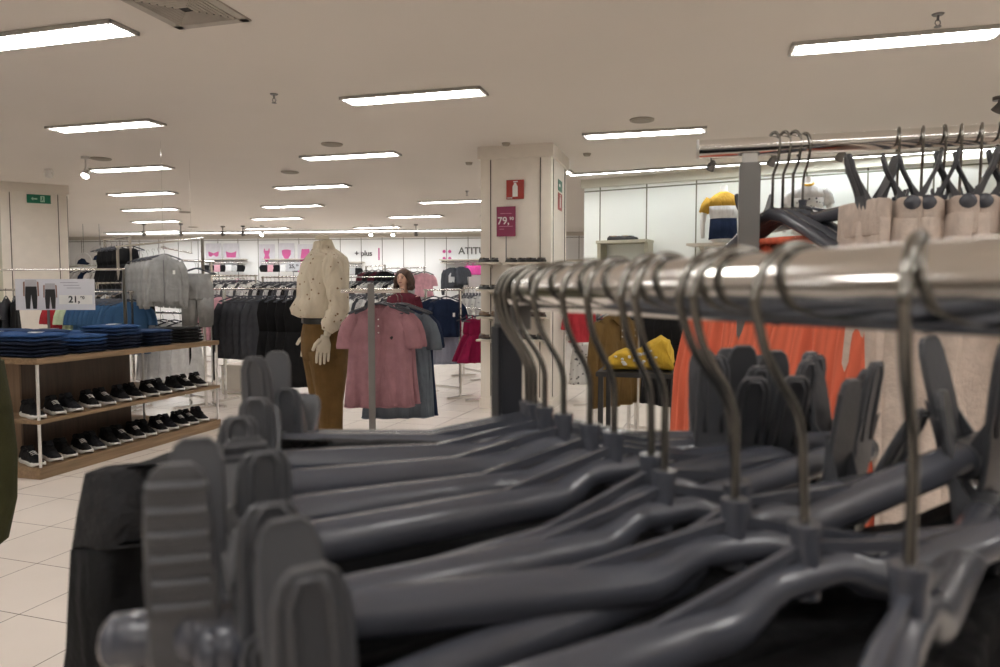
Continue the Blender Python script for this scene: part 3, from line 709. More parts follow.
def dress_kit(col, length=1.0, w0=0.14, w1=0.28, seed=1, straps=True, m2=None, wav=0.02, skirtcol=None, split=0.38, tag=False):
    rnd = random.Random(seed); ph = rnd.uniform(0, 6); z0 = -0.13
    b = MB(); b.loft([sring((0, 0, z0 + z), w, dp, 32, 0.75, wv, ph + z * 3, fr=11) for z, w, dp, wv in ((0, w0 * 0.8, 0.02, 0), (-0.03, w0, 0.03, 0), (-0.16, w0 * 1.15, 0.04, 0.002), (-length * split, w0 * 1.0, 0.04, 0.004))])
    kit = [('bodice', b.mesh('bodice', col), None)]
    s_ = MB(); rows = 8; zt = -length * split; rr = []
    for i in range(rows + 1):
        t = i / rows; rr.append(sring((0, 0, z0 + zt + 0.02 - (length + zt) * t), w0 + (w1 - w0) * t ** 0.8, 0.045 + 0.05 * t, 48, 0.8, wav * t, ph + t, fr=15))
    s_.loft(rr); kit.append(('skirt', s_.mesh('skirt', skirtcol or col), None))
    if straps:
        for s in (-1, 1):
            q = MB(); q.tube([(s * w0 * 0.55, -0.02, z0 - 0.005), (s * 0.07, 0, z0 + 0.05), (s * w0 * 0.55, 0.02, z0 - 0.005)], 0.006, 6); kit.append(('strap', q.mesh('strap', m2 or col), None))
    if tag:
        c = MB(); c.box((0.02, -0.06, z0 - 0.12), (0.035, 0.002, 0.07)); kit.append(('price_tag', c.mesh('price_tag', M_WHITE), None, 'white paper tag'))
    return kit
def pants_kit(col, length=0.95, w_=0.17, seed=1, cuff=False):
    rnd = random.Random(seed); z0 = -0.15; kit = []
    b = MB(); b.loft([sring((0, 0, z0 + z), w, dp, 32, 0.75, wv, seed, fr=9) for z, w, dp, wv in ((0, w_, 0.025, 0.002), (-0.04, w_ * 1.0, 0.035, 0.003), (-0.14, w_ * 1.12, 0.05, 0.003), (-0.26, w_ * 1.16, 0.055, 0.002), (-0.29, w_ * 1.1, 0.05, 0))])
    kit.append(('seat', b.mesh('seat', col), None))
    for s in (-1, 1):
        l_ = MB(); l_.loft([sring((s * cx, 0, z0 + z), w, dp, 24, 0.8, 0.004, s + seed, fr=7) for z, cx, w, dp in ((-0.22, w_ * 0.56, w_ * 0.58, 0.045), (-0.35, w_ * 0.58, w_ * 0.56, 0.05), (-0.6, w_ * 0.62, w_ * 0.46, 0.045), (-length + 0.02, w_ * 0.64, w_ * 0.36, 0.04), (-length, w_ * 0.64, w_ * 0.3, 0.03))])
        kit.append(('trouser_leg', l_.mesh('trouser_leg', col), None))
    c = MB(); c.loft([sring((0, 0, z0 + z), w_ * k, 0.03 * k, 32, 0.75, 0.002, seed, fr=20) for z, k in ((0.004, 0.95), (0.0, 1.02), (-0.035, 1.03), (-0.04, 0.97))]); kit.append(('waistband', c.mesh('waistband', col), None))
    return kit
def shirt_hanger_kit(mm=None):
    mm = mm or M_PLASTIC; h = MB(); pts = [(0.018 * math.cos(R(a)), 0, 0.018 * math.sin(R(a)) - 0.002) for a in range(-20, 200, 20)] + [(-0.012, 0, -0.022), (0, 0, -0.036), (0, 0, -0.085)]
    h.tube(pts, 0.0022, 6)
    b = MB(); b.tube([(-0.205, 0, -0.155), (-0.19, 0, -0.145), (-0.09, 0, -0.108), (-0.03, 0, -0.088), (0, 0, -0.083), (0.03, 0, -0.088), (0.09, 0, -0.108), (0.19, 0, -0.145), (0.205, 0, -0.155)], [0.007] + [0.0085] * 7 + [0.007], 8)
    b.tube([(-0.19, 0, -0.15), (-0.1, 0, -0.157), (0.1, 0, -0.157), (0.19, 0, -0.15)], 0.005, 8)
    return [('hook', h.mesh('hook', M_HOOK), None), ('shoulder_bar', b.mesh('shoulder_bar', mm), None)]
SHK = shirt_hanger_kit(); SHKW = shirt_hanger_kit(mat('clear_hanger', (0.55, 0.55, 0.55), 0.2))

def rail_rack(name, label, p0, p1, h, posts=(0.04, 0.96), m=None, r=0.0125, bar=0.12, drop_feet=True):
    "free-standing rack with one straight rail; p0, p1 in plan"
    p0 = Vector(p0[:2]); p1 = Vector(p1[:2]); v = p1 - p0; L = v.length; az = math.atan2(v.y, v.x); m = m or M_CHROME
    e = link(name, None, None, (p0.x, p0.y, 0), (0, 0, az)); meta(e, label, 'clothes rack')
    b = MB(); b.cyl((0, 0, h), (L, 0, h), r, None, 14); part(b, 'rail', m, e)
    for t in posts:
        b = MB(); b.box((t * L, 0, h / 2), (0.028, 0.028, h - 0.01)); part(b, 'post', m, e, bevel=0.002)
        b = MB(); b.box((t * L, 0, 0.014), (0.04, 0.44, 0.026)); part(b, 'foot', m, e, bevel=0.003)
    if len(posts) > 1:
        b = MB(); b.box(((posts[0] + posts[-1]) * L / 2, 0, bar), (L * (posts[-1] - posts[0]), 0.02, 0.03)); part(b, 'crossbar', m, e, bevel=0.002)
    return p0, v / L, L, az
def fill(rack, h, n, kits, name, desc, cat, group, where, a=0.05, b=0.95, yaw=90, jitter=5, hang=True, s=1.0, seed=0, hk=None):
    "n garments one behind the other along a rail, each on its own hanger"
    p0, v, L, az = rack; rnd = random.Random(seed + n)
    for i in range(n):
        t = a + (b - a) * (i / max(1, n - 1)); p = p0 + v * (L * t); rz = az + R(yaw + rnd.uniform(-jitter, jitter))
        o = ORD[i] if i < 20 else 'last'
        place(kits[i % len(kits)], name, desc + ', ' + o + ' ' + where, cat, (p.x, p.y, h), rz, group, scale=s)
        if hang: place(hk or SHK, 'clothes_hanger', o + ' hanger ' + where + ' holding ' + group, 'hanger', (p.x, p.y, h), rz, 'hangers, ' + group, scale=s)

# colours
C = dict(pink=fabric('dusty_pink', (0.34, 0.175, 0.20)), grey=fabric('grey_marl', (0.30, 0.30, 0.295)), blueg=fabric('blue_grey', (0.13, 0.155, 0.185)), navy=fabric('navy_cloth', (0.012, 0.022, 0.055)),
         char=fabric('charcoal_cloth', (0.05, 0.052, 0.06)), black=M_BLACK, blue=ribbed('blue_stripe_cloth', (0.05, 0.13, 0.27), 26, 2, 0.1, 0.5), red=fabric('red_cloth', (0.38, 0.03, 0.04)),
         green=fabric('pale_green_cloth', (0.50, 0.58, 0.40)), white=fabric('white_cloth', (0.74, 0.74, 0.74)), lpink=fabric('light_pink_cloth', (0.66, 0.36, 0.42)), wine=fabric('wine_cloth', (0.09, 0.014, 0.025)),
         cer=fabric('cerise_tulle', (0.22, 0.008, 0.05)), must=fabric('mustard_cloth', (0.60, 0.36, 0.06)), olive=fabric('olive_brown_cloth', (0.16, 0.10, 0.035)), hot=fabric('hot_pink_cloth', (0.75, 0.10, 0.38)),
         stripe=ribbed('grey_blue_stripes', (0.42, 0.44, 0.55), 20, 0, 0.1, 0.4), taupe=fabric('taupe_cloth', (0.28, 0.23, 0.18)), lgrey=speckle('grey_print_cloth', (0.50, 0.50, 0.50), (0.15, 0.15, 0.16), 30, 0.2),
         wprint=speckle('white_print_cloth', (0.70, 0.70, 0.68), (0.05, 0.05, 0.06), 22, 0.25), khaki=fabric('khaki_green_cloth', (0.042, 0.043, 0.018)))
# polo rack in front of the woman ------------------------------------------------
zP = 3.95; hP = H(291, zP)
pp = W(373, 292, zP + 0.0)
e = link('garment_stand', None, None, (pp.x, pp.y - 0.06, 0), (0, 0, R(12))); meta(e, 'grey steel four-armed garment stand with pink and grey polo shirts', 'clothes rack')
m = MB(); m.box((0, 0, hP / 2 + 0.02), (0.036, 0.022, hP + 0.04)); part(m, 'upright', M_STEEL, e, bevel=0.003)
m = MB(); m.cyl((-0.16, 0.035, hP), (0.16, 0.035, hP), 0.012, None, 14); part(m, 'crossbar', M_CHROME, e)
for s in (-1, 1):
    m = MB(); m.cyl((s * 0.15, 0.035, hP), (s * 0.15 + 0.03, 0.68, hP), 0.011, None, 14); part(m, 'arm', M_CHROME, e)
m = MB(); m.box((0, 0.3, 0.014), (0.5, 0.04, 0.028)); m.box((0, 0.2, 0.014), (0.05, 0.7, 0.028)); part(m, 'foot', M_STEEL, e, bevel=0.003)
POLO = top_kit(C['pink'], 0.67, 'short', 0.235, 5, C['pink'], True, logo=M_BLACK)
POLO2 = top_kit(C['pink'], 0.67, 'short', 0.235, 8, C['pink'], True, logo=M_BLACK)
POLOG = top_kit(C['blueg'], 0.72, 'short', 0.235, 6, C['blueg'], True); TEEN = top_kit(C['navy'], 0.74, 'short', 0.235, 7)
def hung(kit, nm, lab, cat, px, d, h, rz, group=None, hang=True, hl=None, hk=None, s=1.0):
    x = X(px, d); place(kit, nm, lab, cat, (x, d, h), R(rz), group, scale=s)
    if hang: place(hk or SHK, 'clothes_hanger', hl or ('hanger carrying the ' + lab)[:110], 'hanger', (x, d, h), R(rz), None, scale=s)
hung(POLO, 'polo_shirt', 'dusty pink polo shirt with dark chest emblem, frontmost on the stand', 'polo shirt', 379, 4.0, hP, 3, s=0.82, hl='hanger of the frontmost pink polo shirt')
hung(POLO2, 'polo_shirt', 'second dusty pink polo shirt, just behind the frontmost one', 'polo shirt', 385, 4.12, hP, 6, s=0.82, hl='hanger of the second pink polo shirt')
hung(POLOG, 'polo_shirt', 'blue-grey polo shirt showing right of the pink ones', 'polo shirt', 398, 4.28, hP, 6, s=0.90, hl='hanger of the blue-grey polo shirt')
hung(TEEN, 'navy_shirt', 'navy shirt behind the blue-grey polo shirt', 'shirt', 402, 4.42, hP, 8, s=0.90, hl='hanger of the navy shirt behind the polos')
# grey hooded jackets and joggers on the tall rack ------------------------------------
zH = 7.6; hH = H(240, zH)
rk = rail_rack('tall_rack', 'tall chrome rack behind the jeans with grey hooded jackets', (X(118, 9.9), 9.9), (X(206, 8.3), 8.3), H(240, 8.6), (0.02, 0.98))
HOOD = [top_kit(C['grey'], 0.63, 'long', 0.24, 12 + k, hood=True, zipper=True, tag=(k == 0), depth=0.045) for k in range(2)]
for k in range(5):
    d_ = 7.95 + k * 0.22
    hung(HOOD[k % 2], 'hooded_jacket', 'light grey zip hooded jacket, ' + ORD[k] + ' from the front on the tall rack', 'hooded jacket', 166 - k * 5.5, d_, H(249, 8.2), 12, 'grey hooded jackets', s=0.86, hl='hanger of the ' + ORD[k] + ' grey hooded jacket from the front')
b = MB(); b.cyl((0, -0.06, 0), (-0.17, 1.1, 0), 0.011, None, 12); b.cyl((-0.17, 1.1, -0.01), (-0.17, 1.1, 2.99 - H(249, 8.2)), 0.003, None, 8); b.cyl((-0.01, 0, 0), (-0.01, 0, 2.99 - H(249, 8.2)), 0.003, None, 8)
o = link('clothes_rail', b.mesh('clothes_rail', M_CHROME), None, (X(166, 7.95), 7.95, H(249, 8.2))); meta(o, 'thin chrome rail hung on rods, holding the grey hooded jackets', 'display arm')
JOG = [pants_kit(C['grey'], 0.58, 0.15, 3)]
for k in range(2):
    d_ = 8.2 + k * 0.25; hung(JOG[0], 'joggers', 'light grey jogging trousers, ' + ORD[k] + ' right of the hooded jackets', 'joggers', 197 + 2 * k, d_, H(261, d_), 8, 'grey joggers', hl='hanger of the ' + ORD[k] + ' pair of grey joggers')
rail_rack('low_rack', 'chrome rail carrying the grey joggers', (X(183, 8.15), 8.15), (X(215, 8.5), 8.5), H(261, 8.3), (0.9,))
# rack at the far left, chrome rail in front of the column ------------------------
zL = 6.6; rk = rail_rack('clothes_rack', 'chrome rail rack at the left edge behind the jeans table', (X(-30, 8.2), 8.2), (X(127, 7.9), 7.9), H(269.5, 8.0), (0.03, 0.99))
BTOP = [top_kit(M_BLACK, 0.6, 'long', 0.22, 31, low=True), top_kit(C['char'], 0.6, 'short', 0.22, 32, low=True)]
rk2 = rail_rack('clothes_rack', 'low rack of dark tops at the far left edge', (X(-60, 9.2), 9.2), (X(19, 9.6), 9.6), 1.38, (0.04, 0.96))
fill(rk2, 1.38, 9, BTOP, 'black_blouse', 'black or charcoal blouse on the far left rack', 'blouse', 'dark tops at the far left', 'from the front')
# rails of coloured tees just behind the jeans ------------------------------------------
TEE = [top_kit(C['blue'], 0.6, 'short', 0.21, 40 + k, low=True) for k in range(2)]
TR_ = [top_kit(C['red'], 0.6, 'short', 0.21, 43, low=True)]; TG_ = [top_kit(C['green'], 0.6, 'short', 0.21, 44, low=True)]
rk = rail_rack('clothes_rack', 'low chrome rack of red, green and blue tees behind the jeans', (X(64, 8.9), 8.9), (X(134, 8.25), 8.25), H(292, 8.5), (0.03, 0.97))
hT = H(292, 8.5)
fill(rk, hT, 3, TR_, 'red_tee', 'red tee on the rack behind the jeans', 'tee', 'red tees', 'from the left', 0.04, 0.16, 65)
fill(rk, hT, 2, TG_, 'green_tee', 'pale green tee on the rack behind the jeans', 'tee', 'green tees', 'from the left', 0.24, 0.32, 65)
fill(rk, hT, 9, TEE, 'blue_tee', 'blue striped tee on the rack behind the jeans', 'tee', 'blue tees', 'from the left', 0.40, 0.95, 65)
WD = [dress_kit(C['white'], 0.72, 0.16, 0.2, 50, wav=0.006)]
rkw = rail_rack('clothes_rack', 'low rack of white dresses behind the shoe shelves', (X(148, 8.9), 8.9), (X(190, 8.4), 8.4), 1.10, (0.03, 0.97))
fill(rkw, 1.10, 4, WD, 'white_dress', 'plain white dress behind the shoe shelves', 'dress', 'white dresses', 'from the left', 0.1, 0.9, 60)
# garments on the wall display left of the hooded jackets
BD = [dress_kit(M_BLACK, 0.62, 0.12, 0.22, 51, wav=0.01)]; 
rkb = rail_rack('tall_rack', 'tall chrome rack of black dresses left of the hooded jackets', (X(106, 10.6), 10.6), (X(133, 9.9), 9.9), H(238, 10.2), (0.03, 0.97))
fill(rkb, H(240, 10.2), 5, BD, 'black_dress', 'short black dress on the tall rack', 'dress', 'black dresses, tall rack', 'from the left', 0.1, 0.9, 70)
rkc = rail_rack('clothes_rack', 'rack of black and taupe tops under the black dresses', (X(97, 9.6), 9.6), (X(133, 9.0), 9.0), H(283, 9.3), (0.03, 0.97))
fill(rkc, H(283, 9.3), 8, [top_kit(C['taupe'], 0.55, 'long', 0.2, 55, low=True), BTOP[0], top_kit(C['lgrey'], 0.55, 'short', 0.2, 56, low=True)], 'long_blouse', 'taupe, black or grey top', 'top', 'mixed tops under the dresses', 'from the left', 0.05, 0.95, 70)
# mid-floor racks: pink, charcoal cardigans, black dresses -------------------------------
CARD = [top_kit(C['char'], 0.72, 'long', 0.23, 60 + k, zipper=(k == 0), tag=(k == 0)) for k in range(2)]
h9 = H(289, 8.6)
rk = rail_rack('clothes_rack', 'chrome rack with charcoal cardigans and black dresses left of the mannequin', (X(222, 8.9), 8.9), (X(318, 8.3), 8.3), h9, (0.02, 0.98))
for k in range(5):
    d_ = 8.5 + 0.10 * k; hung(CARD[k % 2], 'cardigan', 'charcoal long-sleeved cardigan, ' + ORD[k] + ' from the left', 'cardigan', 237 + 7 * k, 8.8 - 0.06 * k, h9, 22, 'charcoal cardigans', hl='hanger of the ' + ORD[k] + ' charcoal cardigan')
BLD = [dress_kit(M_BLACK, 1.02, 0.17, 0.25, 66 + k, wav=0.012, tag=(k == 0)) for k in range(2)]
for k in range(4):
    hung(BLD[k % 2], 'black_dress', 'long black dress hanging right of the cardigans, ' + ORD[k] + ' from the left', 'dress', 274 + 9 * k, 8.55 - 0.08 * k, h9, 20, 'long black dresses', hl='hanger of the ' + ORD[k] + ' long black dress')
b = MB(); b.box((0, 0, 0.19), (0.34, 0.34, 0.38)); b.box((0, 0, 0.385), (0.38, 0.38, 0.012))
o = link('display_plinth', b.mesh('display_plinth', M_CREAM, 0.004), None, (X(239, 9.6), 9.6, 0), (0, 0, AX)); meta(o, 'small cream plinth under the charcoal cardigans', 'plinth')
PK = [top_kit(C['lpink'], 0.68, 'long', 0.2, 70 + k, low=True) for k in range(2)]
rk = rail_rack('clothes_rack', 'rack with light pink tops left of the charcoal cardigans', (X(203, 10.6), 10.6), (X(226, 9.9), 9.9), H(289, 10.2), (0.04, 0.96))
fill(rk, H(289, 10.2), 4, PK, 'pink_blouse', 'light pink long top left of the cardigans', 'top', 'light pink tops', 'from the left', 0.1, 0.9, 70)
# long rows of small garments farther back
mix = [top_kit(C['lgrey'], 0.5, 'short', 0.2, 80, low=True), BTOP[0], top_kit(C['wprint'], 0.5, 'long', 0.2, 81, low=True), top_kit(C['char'], 0.5, 'short', 0.2, 82, low=True), top_kit(C['lpink'], 0.5, 'short', 0.2, 83, low=True)]
FR = ['near the grey joggers', 'left of the mannequin', 'right behind the polo stand', 'left of the woman', 'beside the cream column', 'behind the woman', 'at the woman\'s left shoulder']
FRI = [0]
def far_row(pxa, pxb, d_, py, n, kits, nm, desc, group, cat='top', yaw=70, slant=0.6):
    h = H(py, d_); rk = rail_rack('clothes_rack', 'far chrome rack of ' + group, (X(pxa, d_ + slant / 2), d_ + slant / 2), (X(pxb, d_ - slant / 2), d_ - slant / 2), h, (0.03, 0.97))
    wh = FR[FRI[0]]; FRI[0] += 1
    fill(rk, h, n, kits, nm, desc + ' ' + wh, cat, group, 'from the left', 0.04, 0.96, yaw, 8)
far_row(203, 258, 13.5, 276, 14, [mix[0], mix[2], mix[3]], 'patterned_blouse', 'grey or white printed top', 'printed tops left of the mannequin')
far_row(262, 310, 12.6, 277, 12, [mix[3], mix[0], mix[1]], 'grey_blouse', 'grey or black top', 'grey tops behind the black dresses')
far_row(336, 396, 11.0, 289, 14, [mix[2], mix[3], mix[0]], 'patterned_blouse', 'grey or white printed top', 'printed tops behind the polo stand')
far_row(340, 400, 14.5, 277, 12, [mix[0], mix[1], mix[2]], 'grey_blouse', 'small grey or black top', 'small tops left of the woman')
far_row(463, 484, 11.3, 288, 7, [dress_kit(C['lgrey'], 0.75, 0.12, 0.18, 85, wav=0.004), dress_kit(C['wprint'], 0.7, 0.12, 0.17, 86, wav=0.004)], 'print_dress', 'grey or white printed dress', 'printed dresses beside the cream column', 'dress')
far_row(384, 426, 15.5, 268, 7, [top_kit(C['lpink'], 0.5, 'short', 0.21, 88, low=True), top_kit(C['lgrey'], 0.6, 'long', 0.21, 89, low=True)], 'pastel_blouse', 'pink or grey top', 'pastel tops behind the woman', yaw=40)
far_row(366, 386, 15.0, 266, 4, [top_kit(C['wine'], 0.5, 'long', 0.21, 90, low=True), mix[1]], 'dark_red_blouse', 'dark red or black top', 'dark red tops on the left of the woman', yaw=30)
# navy tops with striped skirts
hN = H(290, 9.3); rk = rail_rack('clothes_rack', 'rack of navy outfits right of the woman', (X(424, 9.6), 9.6), (X(462, 9.1), 9.1), hN, (0.05, 0.95))
NV = top_kit(C['navy'], 0.44, 'short', 0.19, 92, pattern=C['lpink'], tag=True); NV2 = top_kit(C['navy'], 0.48, 'short', 0.19, 93, tag=True); SKT = dress_kit(C['stripe'], 0.44, 0.13, 0.26, 94, straps=False, wav=0.014, split=0.12)
hung(NV, 'navy_tee', 'navy tee with a pale pink printed panel, right of the woman', 'tee', 434, 9.4, hN, 12)
hung(NV2, 'navy_tee', 'plain navy tee with white tag, right of the printed one', 'tee', 446, 9.15, hN, 12)
hung(SKT, 'striped_skirt', 'grey-blue striped skirt under the navy tees', 'skirt', 442, 9.25, hN - 0.40, 12, hang=False)
hung(SKT, 'striped_skirt', 'grey-blue striped skirt behind the nearer striped skirt', 'skirt', 447, 9.5, hN - 0.42, 12, hang=False)
# cerise tulle dresses by the cream column
hD = H(309, 8.9); rk = rail_rack('clothes_rack', 'short rack of cerise dresses left of the cream column', (X(466, 9.4), 9.4), (X(484, 8.8), 8.8), hD, (0.9,))
for k in range(2): hung(dress_kit(C['cer'], 0.55, 0.10, 0.26, 96 + k, wav=0.03), 'tulle_dress', 'cerise tulle party dress, ' + ('nearer the column' if k == 0 else 'farther from the column'), 'dress', 477 - 6 * k, 8.9 + 0.2 * k, hD, 30)
# seen through the front hangers
hR = H(298, 5.2)
rk = rail_rack('clothes_rack', 'rack with the olive jacket seen through the hanger hooks', (X(596, 5.5), 5.5), (X(640, 5.2), 5.2), hR, (0.05, 0.95))
hung(top_kit(C['olive'], 0.66, 'long', 0.22, 101, C['olive'], True, depth=0.05), 'olive_jacket', 'olive-brown jacket seen between the hook wires', 'jacket', 616, 5.25, hR, 40)
fr_ = rail_rack('clothes_rack', 'rack of black dresses behind the front rail at the right', (X(628, 6.6), 6.6), (X(705, 6.0), 6.0), H(294, 6.3), (0.03, 0.97))
fill(fr_, H(294, 6.3), 9, [dress_kit(M_BLACK, 0.85, 0.15, 0.2, 104, tag=True)], 'black_dress', 'black dress with white tag', 'dress', 'black dresses behind the front rail', 'from the left', 0.05, 0.95, 40)
hung(top_kit(C['red'], 0.42, 'short', 0.18, 110), 'red_blouse', 'red blouse right of the cream column', 'top', 583, 8.6, H(297, 8.6), 20)
hung(dress_kit(C['wprint'], 0.5, 0.12, 0.17, 111, straps=False, wav=0.01, split=0.1), 'print_skirt', 'black and white printed skirt below the red top', 'skirt', 582, 8.8, H(334, 8.8), 20, hang=False)
hung(top_kit(C['wprint'], 0.3, 'short', 0.16, 112), 'print_blouse', 'white printed top left of the red top', 'top', 573, 9.1, H(298, 9.1), 20)
rail_rack('clothes_rack', 'short chrome rack with a red top right of the cream column', (X(568, 9.2), 9.2), (X(592, 8.5), 8.5), H(297, 8.8), (0.98,))
# yellow embroidered jumper draped over a low black table
tx, ty = X(640, 4.6), 4.6
e = link('low_table', None, None, (tx, ty, 0), (0, 0, AX)); meta(e, 'low black display table under the mustard jumper', 'table')
m = MB(); m.box((0, 0, 0.84), (0.5, 0.45, 0.03)); part(m, 'tabletop', M_BLACKP, e, bevel=0.004)
for sx in (-1, 1):
    for sy in (-1, 1): m = MB(); m.box((sx * 0.22, sy * 0.2, 0.41), (0.03, 0.03, 0.83)); part(m, 'leg', M_BLACKP, e)
jm = MB(); rr = []; prof = [(-0.20, 0.03), (-0.19, 0.07), (-0.15, 0.10), (-0.10, 0.125), (-0.05, 0.12), (0.0, 0.13), (0.05, 0.155), (0.10, 0.19), (0.14, 0.21), (0.18, 0.19), (0.20, 0.12), (0.205, 0.05)]
for i, (x, hh_) in enumerate(prof):
    ring = []
    for k in range(40):
        a = 2 * PI * k / 40; y = math.copysign(abs(math.cos(a)) ** 0.7, math.cos(a)); z = math.copysign(abs(math.sin(a)) ** 0.6, math.sin(a))
        wr = 1 + 0.10 * math.sin(4 * a + i * 1.3) + 0.06 * math.sin(9 * a - i)
        ring.append((x + 0.012 * math.sin(3 * a + i), 0.15 * y * wr, 0.857 + hh_ * (0.5 + 0.5 * z * (wr if z > 0 else 1))))
    rr.append(ring)
jm.loft(rr)
em = MB(); rnd = random.Random(3)
for k in range(18):
    x = rnd.uniform(-0.16, 0.12); z = 0.857 + rnd.uniform(0.35, 0.85) * (0.12 + 0.25 * max(0, x + 0.05)); em.ball((x, -0.152, z), (rnd.uniform(0.008, 0.014), 0.014, rnd.uniform(0.006, 0.012)), 8, 5)
kit = [('jumper_body', jm.mesh('jumper_body', fabric('mustard_knit', (0.64, 0.42, 0.05))), None), ('embroidery', em.mesh('embroidery', C['white']), None, 'white embroidered flowers')]
place(kit, 'mustard_jumper', 'mustard yellow jumper with white embroidery, folded on the low black table', 'jumper', (tx, ty, 0), AX)
# khaki sleeve at the left edge
kk = MB(); limb(kk, [(0, 0, 0.25), (0.004, 0, 0.12), (0.012, 0.005, 0.0), (0.016, 0, -0.12), (0.006, 0, -0.22), (-0.004, 0, -0.245)], [(0.07, 0.07), (0.075, 0.085), (0.07, 0.085), (0.065, 0.08), (0.055, 0.065), (0.03, 0.04)], 20)
kb = MB(); kb.loft([sring((-0.19, 0.02, z), w_, 0.08, 32, 0.75, 0.008, 2, fr=9) for z, w_ in ((0.42, 0.06), (0.40, 0.12), (0.36, 0.18), (0.2, 0.17), (0, 0.16), (-0.3, 0.17), (-0.31, 0.16))])
kc = MB(); kc.box((-0.14, -0.065, 0.08), (0.14, 0.014, 0.16))
place([('body', kb.mesh('body', C['khaki']), None), ('sleeve', kk.mesh('sleeve', C['khaki']), None), ('pocket', kc.mesh('pocket', C['khaki'], 0.004), None)], 'khaki_jacket', 'khaki green jacket whose sleeve shows at the left edge', 'jacket', (X(-30, 1.9), 1.9, H(455, 1.9)), 0)
zk = H(455, 1.9)
rail_rack('clothes_rack', 'chrome rack holding the khaki jacket beyond the left edge', (X(-12, 1.9) - 0.55, 1.9 + 0.02), (X(-12, 1.9) - 0.05, 1.9 + 0.02), zk + 0.52, (0.05,))
place(SHK, 'clothes_hanger', 'hanger of the khaki jacket beyond the left edge', 'hanger', (X(-12, 1.9) - 0.19, 1.92, zk + 0.52), 0)

# coral pleated dresses on the right-hand rack
def coral_kit(seed):
    z0 = -0.145; N = 120; rows = 16; L_ = 0.85; b = MB(); rr = []
    for i in range(rows + 1):
        t = i / rows; hw = 0.06 + 0.14 * min(1, t * 9) ** 0.7 + 0.07 * t; dd = 0.014 + 0.028 * min(1, t * 4); ring = []
        for k in range(N):
            a = 2 * PI * k / N; u = math.copysign(abs(math.cos(a)) ** 0.8, math.cos(a)); v_ = math.copysign(abs(math.sin(a)) ** 0.7, math.sin(a))
            pl = 0.0055 * min(1, t * 5) * (1 if k % 4 < 2 else -1)
            fold = 0.02 * min(1, t * 4) * math.sin(6.5 * u + seed + 1.5 * t)
            ring.append((u * hw, v_ * (dd + pl) + fold, z0 - L_ * t - 0.03 * abs(u) * max(0, 1 - 4 * t)))
        rr.append(ring)
    b.loft(rr); k_ = [('pleated_body', b.mesh('pleated_body', M_CORAL), None)]
    n_ = MB(); n_.tube([(0.062 * math.cos(a), 0.018 * math.sin(a), z0 + 0.002) for a in [2 * PI * q / 20 for q in range(20)]], 0.005, 6, closed=True); k_.append(('neckband', n_.mesh('neckband', M_CORAL), None))
    return k_
CK = [coral_kit(1), coral_kit(3)]
for i, (px, yaw) in enumerate(((770, 107), (780, 109), (790, 111))):
    q = ra + rdir * along(px); loc = (q.x, q.y, RRH); wd = ['nearest the grey upright', 'second from the upright', 'third from the upright'][i]
    place(CK[i % 2], 'coral_dress', 'coral pleated dress on the right-hand rack, ' + wd, 'dress', loc, R(yaw), 'coral pleated dresses')
    place(SHK, 'clothes_hanger', 'dark shoulder hanger of the coral dress, ' + wd, 'hanger', loc, R(yaw), 'dark shoulder hangers', scale=(0.85, 1, 1.22))
# ================================================================== JEANS TABLE WITH SHOE SHELVES
M_WOOD = wood('oak_veneer', (0.18, 0.115, 0.06), (0.30, 0.20, 0.115), 2.6, 1)
M_WOODX = wood('dark_oak', (0.045, 0.026, 0.016), (0.085, 0.052, 0.032), 2.2, 2)
M_WOODL = wood('light_oak', (0.17, 0.11, 0.065), (0.24, 0.16, 0.10), 2.2, 2)
cc = WZ(41, 480, 0.0); th = R(-14.4)
UX = Vector((math.cos(th), math.sin(th), 0)); UY = Vector((-math.sin(th), math.cos(th), 0))
def U(x, y, z): return Vector((cc.x, cc.y, 0)) + UX * x + UY * y + Vector((0, 0, z))
e = link('display_table', None, None, (cc.x, cc.y, 0), (0, 0, th)); meta(e, 'long wooden display table with shoe shelves under stacked jeans, at the left', 'display table')
WX, WY = 1.25, 2.08; TZ = 0.872
def slab(x0, x1, y0, y1, z0, z1):
    b = MB(); b.box(((x0 + x1) / 2, (y0 + y1) / 2, (z0 + z1) / 2), (x1 - x0, y1 - y0, z1 - z0)); return b
part(slab(-WX, 0.0, 0.0, WY, TZ - 0.042, TZ), 'tabletop', M_WOOD, e, bevel=0.003)
part(slab(-WX, -0.0, 0.0, WY, 0.40, 0.428), 'shelf', M_WOOD, e, bevel=0.002)
part(slab(-WX, -0.0, 0.0, WY, 0.0, 0.085), 'plinth', M_WOOD, e, bevel=0.003)
part(slab(-WX + 0.42, -0.44, 0.26, 0.262 + 1.12, 0.085, TZ - 0.042), 'core', M_WOODX, e)
part(slab(-0.62, -0.435, 0.245, 0.262, 0.085, TZ - 0.042), 'end_panel', M_WOODL, e, label='lighter oak end panel of the core')
for x, y in ((-0.02, 0.02), (-0.02, WY - 0.02), (-WX + 0.02, 0.02), (-WX + 0.02, WY - 0.02), (-0.42, 1.52)):
    b = MB(); b.cyl((x, y, 0.085), (x, y, TZ - 0.04), 0.011, None, 14); part(b, 'post', mat('post_chrome', (0.75, 0.74, 0.72), 0.3, 0.6, 0.03), e)
b = MB(); b.box((-WX - 0.3, 0.9, 0.42), (0.5, 1.6, 0.84)); 
